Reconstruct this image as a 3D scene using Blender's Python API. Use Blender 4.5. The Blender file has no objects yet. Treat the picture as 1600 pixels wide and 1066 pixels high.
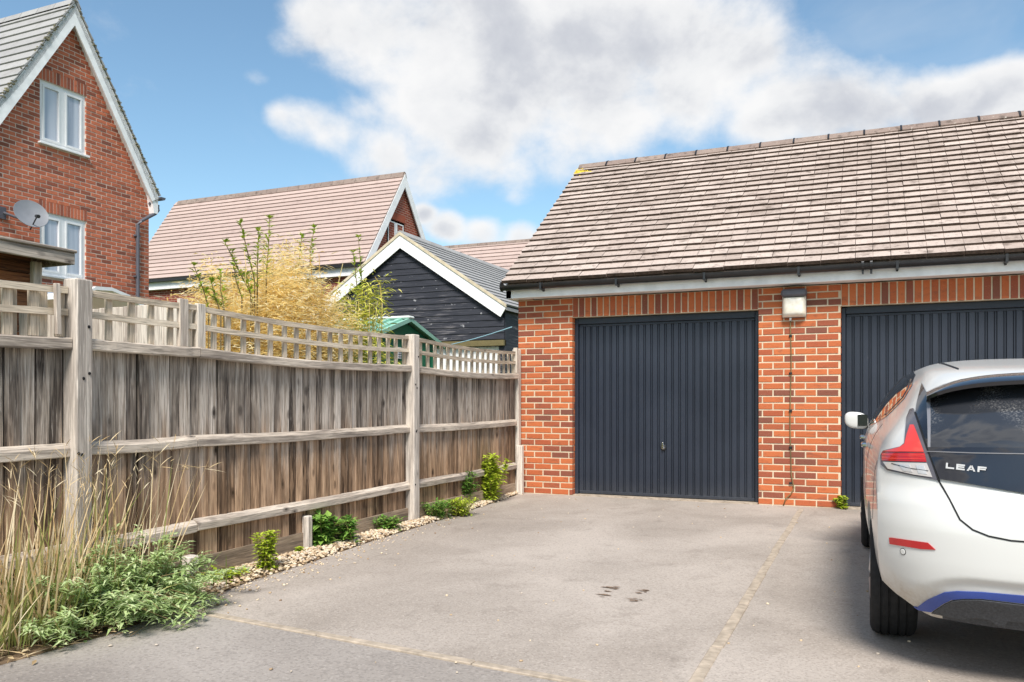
import bpy, bmesh, math, random
from mathutils import Vector, Matrix, noise as mnoise
from mathutils.bvhtree import BVHTree
random.seed(7)
R = math.radians
sc = bpy.context.scene
col = sc.collection

# ------------------------------------------------------------------ camera
F_PX, HORIZON, CAM_Z = 1275.0, 626.5, 1.15
YAW = math.atan2(.397, .918)
cd = bpy.data.cameras.new('camera'); cam = bpy.data.objects.new('camera', cd); col.objects.link(cam)
cam.location = (0, 0, CAM_Z); cam.rotation_euler = (R(90), 0, YAW)
cd.sensor_width = 36; cd.lens = F_PX / 1600 * 36
cd.shift_y = (HORIZON - 533) / 1600
cd.clip_end = 3000; cd.clip_start = .05
sc.camera = cam
CR = Vector((math.cos(YAW), math.sin(YAW), 0)); CF = Vector((-math.sin(YAW), math.cos(YAW), 0))
def ray(px, py):
    return CR * ((px - 800) / F_PX) + CF + Vector((0, 0, (HORIZON - py) / F_PX))
def proj(p):
    xc = p[0] * CR.x + p[1] * CR.y; zc = p[0] * CF.x + p[1] * CF.y
    if zc < .1: return (-9999, -9999)
    return (800 + F_PX * xc / zc, HORIZON - F_PX * (p[2] - CAM_Z) / zc)
def atX(px, py, X): d = ray(px, py); return Vector((0, 0, CAM_Z)) + d * (X / d.x)
def atY(px, py, Y): d = ray(px, py); return Vector((0, 0, CAM_Z)) + d * (Y / d.y)
def ground(px, py, z=0): d = ray(px, py); return Vector((0, 0, CAM_Z)) + d * ((z - CAM_Z) / d.z)

# ------------------------------------------------------------------ light
SUN_EL, SUN_AZ = R(50), R(160)          # azimuth clockwise from +Y: behind and right of the camera
world = bpy.data.worlds.new('World'); sc.world = world; world.use_nodes = True
sun_d = bpy.data.lights.new('sun', 'SUN'); sun = bpy.data.objects.new('sun', sun_d); col.objects.link(sun)
sun_d.energy = 2.6; sun_d.angle = R(18); sun_d.color = (1, .94, .87)
sdir = Vector((math.sin(SUN_AZ) * math.cos(SUN_EL), math.cos(SUN_AZ) * math.cos(SUN_EL), math.sin(SUN_EL)))
sun.rotation_euler = (-sdir).to_track_quat('-Z', 'Y').to_euler()
sun.location = sdir * 30
vs = sc.view_settings
vs.view_transform = 'Standard'; vs.look = 'None'; vs.gamma = 1; vs.use_curve_mapping = False
vs.exposure = 1.05
sc.cycles.use_denoising = True
sc.cycles.max_bounces = 6

def nd(nt, typ, ins=None, **props):
    n = nt.nodes.new(typ)
    for k, v in props.items(): setattr(n, k, v)
    for k, v in (ins or {}).items():
        s = n.inputs[k]
        if isinstance(v, bpy.types.NodeSocket): nt.links.new(v, s)
        else: s.default_value = v
    return n
def mth(nt, op, a, b=0.0, c=0.0, clamp=False):
    return nd(nt, 'ShaderNodeMath', {0: a, 1: b, 2: c}, operation=op, use_clamp=clamp).outputs[0]
def vmth(nt, op, a, b=(0, 0, 0)):
    n = nd(nt, 'ShaderNodeVectorMath', {0: a, 1: b}, operation=op)
    return n
def noise(nt, vec, scale, detail=4, rough=.55, dist=0):
    return nd(nt, 'ShaderNodeTexNoise', {'Vector': vec, 'Scale': scale, 'Detail': detail, 'Roughness': rough, 'Distortion': dist}).outputs['Fac']
def ramp(nt, fac, stops, interp='LINEAR'):
    n = nd(nt, 'ShaderNodeValToRGB', {'Fac': fac}); cr = n.color_ramp; cr.interpolation = interp
    while len(cr.elements) < len(stops): cr.elements.new(.5)
    for e, (p, c) in zip(cr.elements, stops):
        e.position = p; e.color = (*c, 1) if len(c) == 3 else c
    return n.outputs['Color']
def gray(v): return (v, v, v)
def mixc(nt, fac, a, b, blend='MIX'):
    n = nd(nt, 'ShaderNodeMix', data_type='RGBA', blend_type=blend)
    for s, v in ((n.inputs[0], fac), (n.inputs[6], a), (n.inputs[7], b)):
        if isinstance(v, bpy.types.NodeSocket): nt.links.new(v, s)
        elif s == n.inputs[0]: s.default_value = v
        else: s.default_value = (*v, 1) if len(v) == 3 else v
    return n.outputs[2]
def sstep(nt, v, lo, hi):
    return nd(nt, 'ShaderNodeMapRange', {'Value': v, 'From Min': lo, 'From Max': hi}, interpolation_type='SMOOTHSTEP').outputs[0]

# sky: Nishita with drifting cumulus all round
nt = world.node_tree; nt.nodes.clear()
sky = nd(nt, 'ShaderNodeTexSky', sky_type='NISHITA', sun_disc=False, sun_elevation=SUN_EL, sun_rotation=SUN_AZ, air_density=1.0, dust_density=.6, ozone_density=.7)
skyc = mixc(nt, 1.0, sky.outputs[0], (.93, 1.08, 1.05), 'MULTIPLY')
bg_sky = nd(nt, 'ShaderNodeBackground', {'Color': skyc, 'Strength': .082})
gen = nd(nt, 'ShaderNodeTexCoord').outputs['Generated']
dn = vmth(nt, 'NORMALIZE', gen).outputs[0]
sep = nd(nt, 'ShaderNodeSeparateXYZ', {0: dn})
q = vmth(nt, 'MULTIPLY', dn, (1, 1, 1.35)).outputs[0]
CLOUDS = [(520, 40, .11, 1), (600, 60, .13, 1), (700, 70, .15, 1), (800, 60, .16, 1.05), (900, 60, .17, 1.05), (1000, 60, .16, 1), (1090, 70, .13, 1), (1160, 85, .09, .95),
          (700, 140, .13, 1), (820, 150, .15, 1.1), (940, 160, .14, 1.1), (1040, 150, .11, 1), (760, 220, .11, .95), (880, 215, .10, .95), (460, 70, .05, .8),
          (480, 185, .055, .85), (520, 205, .06, .85), (440, 180, .035, .75), (560, 170, .05, .7), (600, 235, .09, .72), (690, 270, .09, .75), (790, 265, .08, .8), (800, 305, .04, .7),
          (1240, 150, .10, .8), (1300, 165, .10, .85), (1360, 185, .10, .8), (1470, 175, .09, .78), (1200, 190, .07, .8), (1430, 195, .06, .7), (1540, 140, .06, .95), (1590, 130, .06, .95), (1660, 150, .08, 1), (1420, 135, .03, .62), (1250, 90, .05, .6),
          (700, 355, .045, 1.0), (755, 365, .05, 1.0), (665, 335, .03, .95), (810, 370, .045, .95), (400, 120, .03, .62)]
acc = None
for px, py, rad, amp in CLOUDS:
    c = ray(px, py).normalized(); cq = (c.x, c.y, c.z * 1.35)
    dist = vmth(nt, 'DISTANCE', q, cq).outputs['Value']
    b = nd(nt, 'ShaderNodeMapRange', {'Value': dist, 'From Min': rad * 1.35, 'From Max': 0.0, 'To Min': 0.0, 'To Max': amp}, interpolation_type='SMOOTHSTEP').outputs[0]
    acc = b if acc is None else mth(nt, 'SMOOTH_MAX', acc, b, .25)
# the rest of the sky has the same broken cumulus
dh = vmth(nt, 'DISTANCE', dn, tuple(ray(800, 300).normalized())).outputs['Value']
far_mask = sstep(nt, dh, .75, 1.0)
bign = noise(nt, vmth(nt, 'MULTIPLY', dn, (1, 1, 2.2)).outputs[0], 2.3, 2)
acc = mth(nt, 'MAXIMUM', acc, mth(nt, 'MULTIPLY', far_mask, sstep(nt, bign, .42, .62)))
qs = vmth(nt, 'MULTIPLY', dn, (1, 1, 1.25)).outputs[0]
fb = noise(nt, qs, 6.5, 10, .56, .1)
fb2 = noise(nt, vmth(nt, 'ADD', qs, (0, 0, .030)).outputs[0], 6.5, 10, .56, .1)
dens = mth(nt, 'ADD', acc, mth(nt, 'MULTIPLY', mth(nt, 'SUBTRACT', fb, .5), 1.75))
fac = mth(nt, 'MULTIPLY', sstep(nt, dens, .30, .86), .97)
wisp = mth(nt, 'MULTIPLY', sstep(nt, noise(nt, qs, 3.2, 6, .6, .6), .54, .85), .30)
fac = mth(nt, 'MAXIMUM', fac, wisp)
relief = mth(nt, 'MULTIPLY', mth(nt, 'SUBTRACT', fb, fb2), 2.6)
body = noise(nt, qs, 3.4, 4, .5)
thick = sstep(nt, dens, .55, 1.35)
sh = mth(nt, 'ADD', mth(nt, 'ADD', mth(nt, 'MULTIPLY', thick, .74), mth(nt, 'MULTIPLY', mth(nt, 'SUBTRACT', body, .5), 1.1)), mth(nt, 'MULTIPLY', relief, -.85))
ccol = ramp(nt, sh, [(0.0, (.47, .467, .465)), (.25, (.425, .427, .432)), (.50, (.325, .333, .355)), (.9, (.235, .245, .28))])
bg_cl = nd(nt, 'ShaderNodeBackground', {'Color': ccol, 'Strength': 1.0})
mx = nd(nt, 'ShaderNodeMixShader', {0: fac, 1: bg_sky.outputs[0], 2: bg_cl.outputs[0]})
nd(nt, 'ShaderNodeOutputWorld', {0: mx.outputs[0]})

# ------------------------------------------------------------------ object helpers
W = {}
def link(o, parent, mat=None):
    col.objects.link(o)
    if parent is not None:
        o.parent = parent; o.matrix_parent_inverse = W[parent.name].inverted()
    W[o.name] = o.matrix_basis.copy() if mat is None else mat
    return o
def tag(o, label=None, cat=None, group=None, kind=None):
    if label: o['label'] = label
    if cat: o['category'] = cat
    if group: o['group'] = group
    if kind: o['kind'] = kind
    return o
def thing(name, loc, label, cat, group=None):
    o = bpy.data.objects.new(name, None); o.empty_display_size = .2
    o.matrix_basis = Matrix.Translation(Vector(loc))
    link(o, None); return tag(o, label, cat, group)
def inst(name, me, parent, mtx):
    o = bpy.data.objects.new(name, me); o.matrix_basis = mtx
    return link(o, parent)
class MB:
    def __init__(s): s.v = []; s.f = []
    def add(s, v, f):
        n = len(s.v); s.v += [tuple(p) for p in v]; s.f += [tuple(i + n for i in q) for q in f]; return s
    def box(s, lo, hi, mtx=None):
        x0, y0, z0 = lo; x1, y1, z1 = hi
        v = [Vector(p) for p in ((x0, y0, z0), (x1, y0, z0), (x1, y1, z0), (x0, y1, z0), (x0, y0, z1), (x1, y0, z1), (x1, y1, z1), (x0, y1, z1))]
        if mtx: v = [mtx @ p for p in v]
        return s.add(v, [(0, 3, 2, 1), (4, 5, 6, 7), (0, 1, 5, 4), (1, 2, 6, 5), (2, 3, 7, 6), (3, 0, 4, 7)])
    def cbox(s, c, size, mtx=None):
        return s.box([c[i] - size[i] / 2 for i in range(3)], [c[i] + size[i] / 2 for i in range(3)], mtx)
    def bbox(s, lo, hi, b, mtx=None):           # box with chamfered edges
        bm = bmesh.new(); bmesh.ops.create_cube(bm, size=1)
        for v in bm.verts:
            for i in range(3): v.co[i] = (lo[i] + hi[i]) / 2 + v.co[i] * (hi[i] - lo[i])
        bmesh.ops.bevel(bm, geom=list(bm.edges), offset=b, segments=1, affect='EDGES')
        bm.verts.index_update()
        vv = [(mtx @ v.co) if mtx else v.co.copy() for v in bm.verts]
        s.add(vv, [[v.index for v in f.verts] for f in bm.faces]); bm.free(); return s
    def prism(s, poly, d):                       # planar polygon (list of 3-vectors) extruded by d
        n = len(poly); d = Vector(d); a = [Vector(p) for p in poly]; b = [p + d for p in a]
        f = [tuple(range(n)), tuple(range(2 * n - 1, n - 1, -1))] + [(i, i + n, (i + 1) % n + n, (i + 1) % n)[::1] for i in range(n)]
        return s.add(a + b, f)
    def tube(s, pts, r, n=8, cap=True):
        pts = [Vector(p) for p in pts]; rs = r if isinstance(r, (list, tuple)) else [r] * len(pts)
        base = len(s.v); up = None; v = []; f = []
        for i, p in enumerate(pts):
            t = (pts[min(i + 1, len(pts) - 1)] - pts[max(i - 1, 0)]).normalized()
            a = t.cross(Vector((0, 0, 1)) if abs(t.z) < .95 else Vector((1, 0, 0))).normalized()
            if up is not None and a.dot(up) < 0: a = -a
            up = a; b = t.cross(a)
            v += [p + (a * math.cos(2 * math.pi * k / n) + b * math.sin(2 * math.pi * k / n)) * rs[i] for k in range(n)]
        for i in range(len(pts) - 1):
            for k in range(n):
                f.append((i * n + k, i * n + (k + 1) % n, (i + 1) * n + (k + 1) % n, (i + 1) * n + k))
        if cap: f += [tuple(range(n))[::-1], tuple(range((len(pts) - 1) * n, len(pts) * n))]
        return s.add(v, f)
    def lathe(s, prof, c, axis, n=24):           # prof: (radius, height along axis)
        axis = Vector(axis).normalized(); a = axis.orthogonal().normalized(); b = axis.cross(a); c = Vector(c)
        v = []; f = []
        for r, h in prof:
            v += [c + axis * h + (a * math.cos(2 * math.pi * k / n) + b * math.sin(2 * math.pi * k / n)) * r for k in range(n)]
        for i in range(len(prof) - 1):
            for k in range(n): f.append((i * n + k, i * n + (k + 1) % n, (i + 1) * n + (k + 1) % n, (i + 1) * n + k))
        if prof[0][0] > 1e-4: f.append(tuple(range(n))[::-1])
        if prof[-1][0] > 1e-4: f.append(tuple(range((len(prof) - 1) * n, len(prof) * n)))
        return s.add(v, f)
    def mesh(s, name, mat, smooth=False, fix=True):
        me = bpy.data.meshes.new(name); me.from_pydata(s.v, [], s.f)
        if fix:
            bm = bmesh.new(); bm.from_mesh(me); bmesh.ops.recalc_face_normals(bm, faces=bm.faces); bm.to_mesh(me); bm.free()
        if mat: me.materials.append(mat)
        if smooth:
            me.polygons.foreach_set('use_smooth', [True] * len(me.polygons))
            if smooth != 'all':
                try: me.set_sharp_from_angle(angle=R(38))
                except Exception: pass
        me.update(); return me
    def build(s, name, mat, parent=None, smooth=False, fix=True):
        o = bpy.data.objects.new(name, s.mesh(name, mat, smooth, fix)); return link(o, parent)
def T(x, y, z): return Matrix.Translation(Vector((x, y, z)))
def RZ(a): return Matrix.Rotation(a, 4, 'Z')
def RX(a): return Matrix.Rotation(a, 4, 'X')
def RY(a): return Matrix.Rotation(a, 4, 'Y')

# ------------------------------------------------------------------ materials
def newmat(name, rough=.7, spec=.3, metal=0):
    m = bpy.data.materials.new(name); m.use_nodes = True; t = m.node_tree
    b = t.nodes['Principled BSDF']; b.inputs['Roughness'].default_value = rough
    b.inputs['Specular IOR Level'].default_value = spec; b.inputs['Metallic'].default_value = metal
    return m, t, b
def setin(t, b, k, v):
    if isinstance(v, bpy.types.NodeSocket): t.links.new(v, b.inputs[k])
    else: b.inputs[k].default_value = (*v, 1) if isinstance(v, tuple) and len(v) == 3 else v
def bump(t, b, h, strength, dist=.01):
    n = nd(t, 'ShaderNodeBump', {'Height': h, 'Strength': strength, 'Distance': dist}); t.links.new(n.outputs[0], b.inputs['Normal'])
def geo(t): return nd(t, 'ShaderNodeNewGeometry')
def objc(t): return nd(t, 'ShaderNodeTexCoord').outputs['Object']
def rnd(t):
    a = nd(t, 'ShaderNodeObjectInfo').outputs['Random']; b = geo(t).outputs['Random Per Island']
    return mth(t, 'FRACT', mth(t, 'ADD', a, b))
def plain(name, c, rough=.6, spec=.3, metal=0, var=.12, scale=6, bmp=0, bscale=60):
    m, t, b = newmat(name, rough, spec, metal); p = geo(t).outputs['Position']
    n = noise(t, p, scale, 5)
    c2 = tuple(x * (1 - var) for x in c); c3 = tuple(min(1, x * (1 + var)) for x in c)
    setin(t, b, 'Base Color', ramp(t, n, [(.3, c2), (.7, c3)]))
    if bmp: bump(t, b, noise(t, p, bscale, 4), bmp, .004)
    return m
def brick_mat(name, stops, pale, fine=26):
    m, t, b = newmat(name, .85, .2); p = geo(t).outputs['Position']; r = rnd(t)
    sh = vmth(t, 'ADD', p, nd(t, 'ShaderNodeCombineXYZ', {0: mth(t, 'MULTIPLY', r, 13.0), 1: mth(t, 'MULTIPLY', r, 7.0), 2: mth(t, 'MULTIPLY', r, 5.0)}).outputs[0]).outputs[0]
    base = ramp(t, r, stops)
    # kiss marks and darker fired bands along each brick
    band = noise(t, vmth(t, 'MULTIPLY', sh, (9, 9, 26)).outputs[0], 1.0, 4, .6)
    c = mixc(t, mth(t, 'MULTIPLY', sstep(t, band, .52, .72), .5), base, stops[0][1])
    sp = noise(t, sh, 90, 4, .7)
    c = mixc(t, mth(t, 'MULTIPLY', sstep(t, sp, .58, .75), .35), c, pale)
    c = mixc(t, mth(t, 'MULTIPLY', sstep(t, sp, .42, .28), .35), c, tuple(x * .45 for x in stops[1][1]))
    setin(t, b, 'Base Color', c); bump(t, b, mth(t, 'ADD', sp, band), .5, .004); return m
M = {}
M['brick'] = brick_mat('orange_brick', [(0, (.19, .075, .052)), (.14, (.29, .085, .05)), (.34, (.44, .12, .048)), (.8, (.53, .155, .058)), (1, (.37, .095, .045))], (.72, .42, .25))
M['brick_red'] = brick_mat('red_brick', [(0, (.22, .08, .055)), (.25, (.38, .115, .065)), (.6, (.56, .17, .09)), (1, (.46, .135, .075))], (.6, .38, .3))
def mortar_mat(name, c):
    m, t, b = newmat(name, .95, .1); p = geo(t).outputs['Position']
    n = noise(t, p, 5, 4); n2 = noise(t, p, 140, 3)
    cc = ramp(t, n, [(.3, tuple(x * .72 for x in c)), (.62, c)])
    setin(t, b, 'Base Color', mixc(t, mth(t, 'MULTIPLY', n2, .35), cc, tuple(x * .55 for x in c))); bump(t, b, n2, .6, .004); return m
M['mortar'] = mortar_mat('cream_mortar', (.74, .62, .45))
M['mortar_red'] = mortar_mat('pink_mortar', (.74, .60, .50))
def brick_tex(name, c1, c2, mo, axis):
    m, t, b = newmat(name, .9, .15); p = geo(t).outputs['Position']; s = nd(t, 'ShaderNodeSeparateXYZ', {0: p})
    v = nd(t, 'ShaderNodeCombineXYZ', {0: s.outputs[axis], 1: s.outputs[2], 2: 0.0}).outputs[0]
    bt = nd(t, 'ShaderNodeTexBrick', {'Vector': v, 'Color1': (*c1, 1), 'Color2': (*c2, 1), 'Mortar': (*mo, 1), 'Scale': 1.0, 'Mortar Size': .006, 'Mortar Smooth': .1, 'Bias': 0.0, 'Brick Width': .225, 'Row Height': .075})
    setin(t, b, 'Base Color', mixc(t, mth(t, 'MULTIPLY', noise(t, p, 14, 4), .45), bt.outputs['Color'], tuple(x * .6 for x in c1)))
    bump(t, b, mth(t, 'SUBTRACT', 1.0, bt.outputs['Fac']), .5, .006); return m
M['brick_far_x'] = brick_tex('far_brick_front', (.30, .07, .045), (.20, .055, .04), (.55, .42, .33), 0)
M['brick_far_y'] = brick_tex('far_brick_gable', (.34, .08, .05), (.22, .06, .04), (.55, .42, .33), 1)
M['brick_side'] = brick_tex('garage_side_brick', (.48, .125, .05), (.30, .08, .045), (.7, .58, .42), 1)
M['brick_front'] = brick_tex('garage_front_brick', (.48, .125, .05), (.30, .08, .045), (.7, .58, .42), 0)
def tile_mat(name, a, bcol, dark, dirt=.6, lichen=True):
    m, t, b = newmat(name, .9, .15); p = geo(t).outputs['Position']; r = rnd(t)
    base = mixc(t, r, a, bcol)
    n1 = noise(t, p, 3.2, 6, .65); n2 = noise(t, p, 36, 5, .7)
    c = mixc(t, mth(t, 'MULTIPLY', sstep(t, n1, .5, .72), dirt), base, dark)
    c = mixc(t, mth(t, 'MULTIPLY', sstep(t, n2, .5, .75), .62), c, dark)
    c = mixc(t, mth(t, 'MULTIPLY', sstep(t, n2, .40, .22), .4), c, tuple(min(1, x * 1.5) for x in a))
    if lichen:
        l = noise(t, p, 22, 3, .6); l2 = noise(t, p, 1.6, 3)
        c = mixc(t, mth(t, 'MULTIPLY', mth(t, 'MULTIPLY', sstep(t, l, .66, .72), sstep(t, l2, .42, .6)), .8), c, (.66, .62, .54))
        d2 = noise(t, vmth(t, 'ADD', p, (5, 9, 2)).outputs[0], 9, 4, .6)
        c = mixc(t, mth(t, 'MULTIPLY', sstep(t, d2, .53, .70), .62), c, tuple(x * .6 for x in dark))
    setin(t, b, 'Base Color', c); bump(t, b, n2, .35, .004); return m
M['tile'] = tile_mat('weathered_brown_tile', (.52, .435, .385), (.38, .31, .27), (.19, .145, .12))
M['tile_edge'] = plain('shadowed_mossy_tile_edge', (.085, .062, .05), .95, .1, var=.4, scale=30)  # course shadow lines painted into the butt colour, together with edge moss
M['tile_ridge'] = tile_mat('ridge_tile', (.30, .235, .20), (.25, .19, .165), (.12, .095, .08))
M['tile_pink'] = tile_mat('pink_brown_tile', (.48, .375, .335), (.42, .325, .29), (.27, .20, .18), .4, False)
M['tile_grey'] = tile_mat('grey_slate_tile', (.38, .375, .37), (.32, .315, .315), (.19, .18, .175), .4, False)
M['moss'] = plain('moss_and_mortar', (.22, .2, .13), .95, .1, var=.5, scale=14, bmp=.6)
M['lichen'] = plain('yellow_lichen', (.62, .46, .06), .95, .1, var=.35, scale=60, bmp=.5)
M['sandmortar'] = plain('verge_mortar', (.60, .52, .38), .95, .1, var=.2, scale=9, bmp=.4)
M['white'] = plain('white_pvc', (.80, .80, .80), .4, .4, var=.05, scale=3)
M['fascia'] = plain('white_painted_fascia', (.88, .88, .88), .55, .3, var=.1, scale=7)
M['black'] = plain('black_plastic', (.018, .018, .02), .35, .5, var=.25)
M['greyplastic'] = plain('grey_plastic', (.10, .10, .12), .4, .4)
M['darkrubber'] = plain('dark_seal', (.012, .012, .013), .6, .3)
M['chrome'] = plain('chrome', (.75, .75, .76), .12, .5, 1.0, var=.03)
def wood(name, grain_axis, light, mid, dark, warm=None, stain=.3):
    m, t, b = newmat(name, .9, .15); p = geo(t).outputs['Position']; r = rnd(t)
    off = nd(t, 'ShaderNodeCombineXYZ', {0: mth(t, 'MULTIPLY', r, 31.0), 1: mth(t, 'MULTIPLY', r, 17.0), 2: mth(t, 'MULTIPLY', r, 23.0)}).outputs[0]
    pp = vmth(t, 'ADD', p, off).outputs[0]
    s1 = [32.0] * 3; s1[grain_axis] = 1.9
    s2 = [150.0] * 3; s2[grain_axis] = 6.0
    s3 = [9.0] * 3; s3[grain_axis] = 1.6
    g1 = noise(t, vmth(t, 'MULTIPLY', pp, tuple(s1)).outputs[0], 1, 4, .6, .6)
    g2 = noise(t, vmth(t, 'MULTIPLY', pp, tuple(s2)).outputs[0], 1, 3, .6)
    g3 = noise(t, vmth(t, 'MULTIPLY', pp, tuple(s3)).outputs[0], 1, 3, .5)
    tone = mth(t, 'ADD', mth(t, 'MULTIPLY', r, .50), mth(t, 'ADD', mth(t, 'MULTIPLY', sstep(t, g1, .30, .70), .42), mth(t, 'MULTIPLY', sstep(t, g3, .3, .7), .24)))
    c = ramp(t, tone, [(.27, dark), (.60, mid), (1.0, light)])
    c = mixc(t, mth(t, 'MULTIPLY', sstep(t, g2, .50, .66), .75), c, tuple(x * .45 for x in mid))
    c = mixc(t, mth(t, 'MULTIPLY', sstep(t, g2, .44, .30), .5), c, tuple(min(1, x * 1.25) for x in light))
    wash = noise(t, vmth(t, 'MULTIPLY', pp, tuple(5.0 if a_ != grain_axis else 1.1 for a_ in range(3))).outputs[0], 1, 4, .6, .4)
    c = mixc(t, mth(t, 'MULTIPLY', sstep(t, wash, .50, .68), stain), c, dark)
    # knots
    kv = [11.0] * 3; kv[grain_axis] = 5.5
    vo = nd(t, 'ShaderNodeTexVoronoi', {'Vector': vmth(t, 'MULTIPLY', pp, tuple(kv)).outputs[0], 'Scale': 1.0, 'Randomness': 1.0})
    kd = vo.outputs['Distance']
    sel = mth(t, 'MULTIPLY', sstep(t, nd(t, 'ShaderNodeSeparateColor', {0: vo.outputs['Color']}).outputs[0], .60, .85), .85)
    kd = mth(t, 'ADD', kd, mth(t, 'MULTIPLY', mth(t, 'SUBTRACT', g1, .5), .12))
    c = mixc(t, mth(t, 'MULTIPLY', sel, mth(t, 'MULTIPLY', sstep(t, kd, .30, .16), .7)), c, tuple(x * .8 for x in dark))
    c = mixc(t, mth(t, 'MULTIPLY', sel, sstep(t, kd, .14, .07)), c, tuple(x * .4 for x in dark))
    if warm:
        zz = nd(t, 'ShaderNodeSeparateXYZ', {0: p}).outputs[2]
        w = mth(t, 'ADD', mth(t, 'MULTIPLY', zz, -1.0), mth(t, 'MULTIPLY', noise(t, vmth(t, 'MULTIPLY', pp, (14, 14, 1)).outputs[0], 1, 2), .9))
        c = mixc(t, mth(t, 'MULTIPLY', sstep(t, w, -.62, -.05), .75), c, warm, 'MULTIPLY')
    setin(t, b, 'Base Color', c); bump(t, b, mth(t, 'ADD', g2, mth(t, 'MULTIPLY', g1, .6)), .55, .004); return m
WL, WM, WD = (.42, .365, .31), (.235, .195, .165), (.075, .06, .055)
M['board'] = wood('weathered_board', 2, (.60, .535, .47), (.34, .285, .235), (.055, .044, .038), (1.0, .68, .42), .55)
M['wood_y'] = wood('weathered_rail', 1, (.70, .61, .51), (.51, .435, .36), (.21, .175, .15))
M['wood_z'] = wood('weathered_post', 2, (.78, .71, .62), (.62, .555, .485), (.36, .315, .275))
M['trellis_y'] = wood('trellis_rail_wood', 1, (.78, .68, .54), (.62, .52, .40), (.36, .30, .23))
M['trellis_z'] = wood('trellis_slat_wood', 2, (.78, .68, .54), (.62, .52, .40), (.38, .32, .25))
M['gravelboard'] = wood('gravel_board_wood', 1, (.46, .36, .26), (.32, .245, .175), (.15, .115, .09))
M['palewood'] = wood('pale_fence_wood', 2, (.72, .66, .57), (.6, .53, .45), (.38, .32, .27))
M['shedwood'] = wood('brown_shed_wood', 1, (.38, .17, .075), (.24, .10, .05), (.07, .035, .025))
M['blackboard'] = None
def blackboard():
    m, t, b = newmat('black_stained_board', .65, .3); p = geo(t).outputs['Position']; r = rnd(t)
    pp = vmth(t, 'ADD', p, nd(t, 'ShaderNodeCombineXYZ', {0: mth(t, 'MULTIPLY', r, 9.0), 1: 0.0, 2: mth(t, 'MULTIPLY', r, 5.0)}).outputs[0]).outputs[0]
    g = noise(t, vmth(t, 'MULTIPLY', pp, (2.2, 2.2, 34)).outputs[0], 1, 5, .65)
    big = noise(t, p, .7, 3)
    c = ramp(t, g, [(.3, (.020, .022, .030)), (.7, (.045, .048, .062))])
    wear = mth(t, 'MULTIPLY', sstep(t, g, .50, .64), sstep(t, big, .42, .60))
    c = mixc(t, mth(t, 'MULTIPLY', wear, .8), c, (.22, .205, .21))
    sp = noise(t, vmth(t, 'MULTIPLY', p, (5, 5, 9)).outputs[0], 1, 3)
    c = mixc(t, mth(t, 'MULTIPLY', sstep(t, sp, .66, .71), .7), c, (.4, .4, .42))
    setin(t, b, 'Base Color', c); bump(t, b, g, .3, .004); return m
M['blackboard'] = blackboard()
def door_mat():
    m, t, b = newmat('navy_door_paint', .42, .4); p = geo(t).outputs['Position']
    n = noise(t, p, 1.3, 4); n2 = noise(t, p, 26, 4, .7)
    c = ramp(t, n, [(.3, (.016, .021, .033)), (.7, (.027, .034, .050))])
    chip = noise(t, vmth(t, 'MULTIPLY', p, (16, 16, 10)).outputs[0], 1, 4, .7)
    zz = nd(t, 'ShaderNodeSeparateXYZ', {0: p}).outputs[2]
    lowm = mth(t, 'ADD', sstep(t, zz, .55, .0), .12)
    c = mixc(t, mth(t, 'MULTIPLY', mth(t, 'MULTIPLY', sstep(t, chip, .70, .74), lowm), .8), c, (.30, .31, .33))
    c = mixc(t, mth(t, 'MULTIPLY', sstep(t, zz, .25, .0), mth(t, 'MULTIPLY', n2, .3)), c, (.12, .12, .12))
    setin(t, b, 'Base Color', c); setin(t, b, 'Roughness', mth(t, 'ADD', mth(t, 'MULTIPLY', n2, .3), .25)); return m
M['door'] = door_mat()
def asphalt(name, a, bcol, dark, coarse):
    m, t, b = newmat(name, .92, .2); p = geo(t).outputs['Position']
    n1 = noise(t, vmth(t, 'MULTIPLY', p, (1, .7, 1)).outputs[0], .8, 5, .55, .5); n2 = noise(t, p, 3.1, 6, .68); sp = noise(t, p, coarse, 3, .75); n3 = noise(t, p, .35, 3, .5)
    vo = nd(t, 'ShaderNodeTexVoronoi', {'Vector': p, 'Scale': coarse * 1.2}).outputs['Color']
    g = nd(t, 'ShaderNodeSeparateColor', {0: vo}).outputs[0]
    c = ramp(t, n1, [(.34, a), (.62, bcol)])
    c = mixc(t, mth(t, 'MULTIPLY', sstep(t, n3, .52, .66), .35), c, dark)
    c = mixc(t, mth(t, 'MULTIPLY', sstep(t, n2, .52, .74), .42), c, dark)
    c = mixc(t, mth(t, 'MULTIPLY', sstep(t, g, .42, .0), .30), c, tuple(x * .6 for x in dark))
    c = mixc(t, mth(t, 'MULTIPLY', sstep(t, g, .84, 1.0), .22), c, tuple(min(1, x * 1.5) for x in bcol))
    c = mixc(t, mth(t, 'MULTIPLY', sstep(t, noise(t, p, 7.5, 4, .7), .72, .76), .5), c, (.66, .62, .56))
    # faint drip and scuff stains
    st_ = noise(t, vmth(t, 'MULTIPLY', p, (2.6, 1.1, 1)).outputs[0], 1, 6, .7, 1.2)
    c = mixc(t, mth(t, 'MULTIPLY', sstep(t, st_, .60, .70), .30), c, tuple(x * .7 for x in dark))
    setin(t, b, 'Base Color', c); bump(t, b, mth(t, 'ADD', g, sp), .4, .005); return m
M['asphalt'] = asphalt('weathered_asphalt', (.32, .278, .24), (.455, .40, .352), (.21, .178, .15), 95)
M['asphalt2'] = asphalt('road_asphalt', (.28, .25, .225), (.36, .325, .295), (.18, .16, .145), 75)
M['kerb'] = plain('concrete_edging', (.40, .335, .265), .95, .15, var=.3, scale=16, bmp=.5)
M['soil'] = plain('brown_soil', (.20, .14, .09), .98, .1, var=.5, scale=11, bmp=.8)
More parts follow.
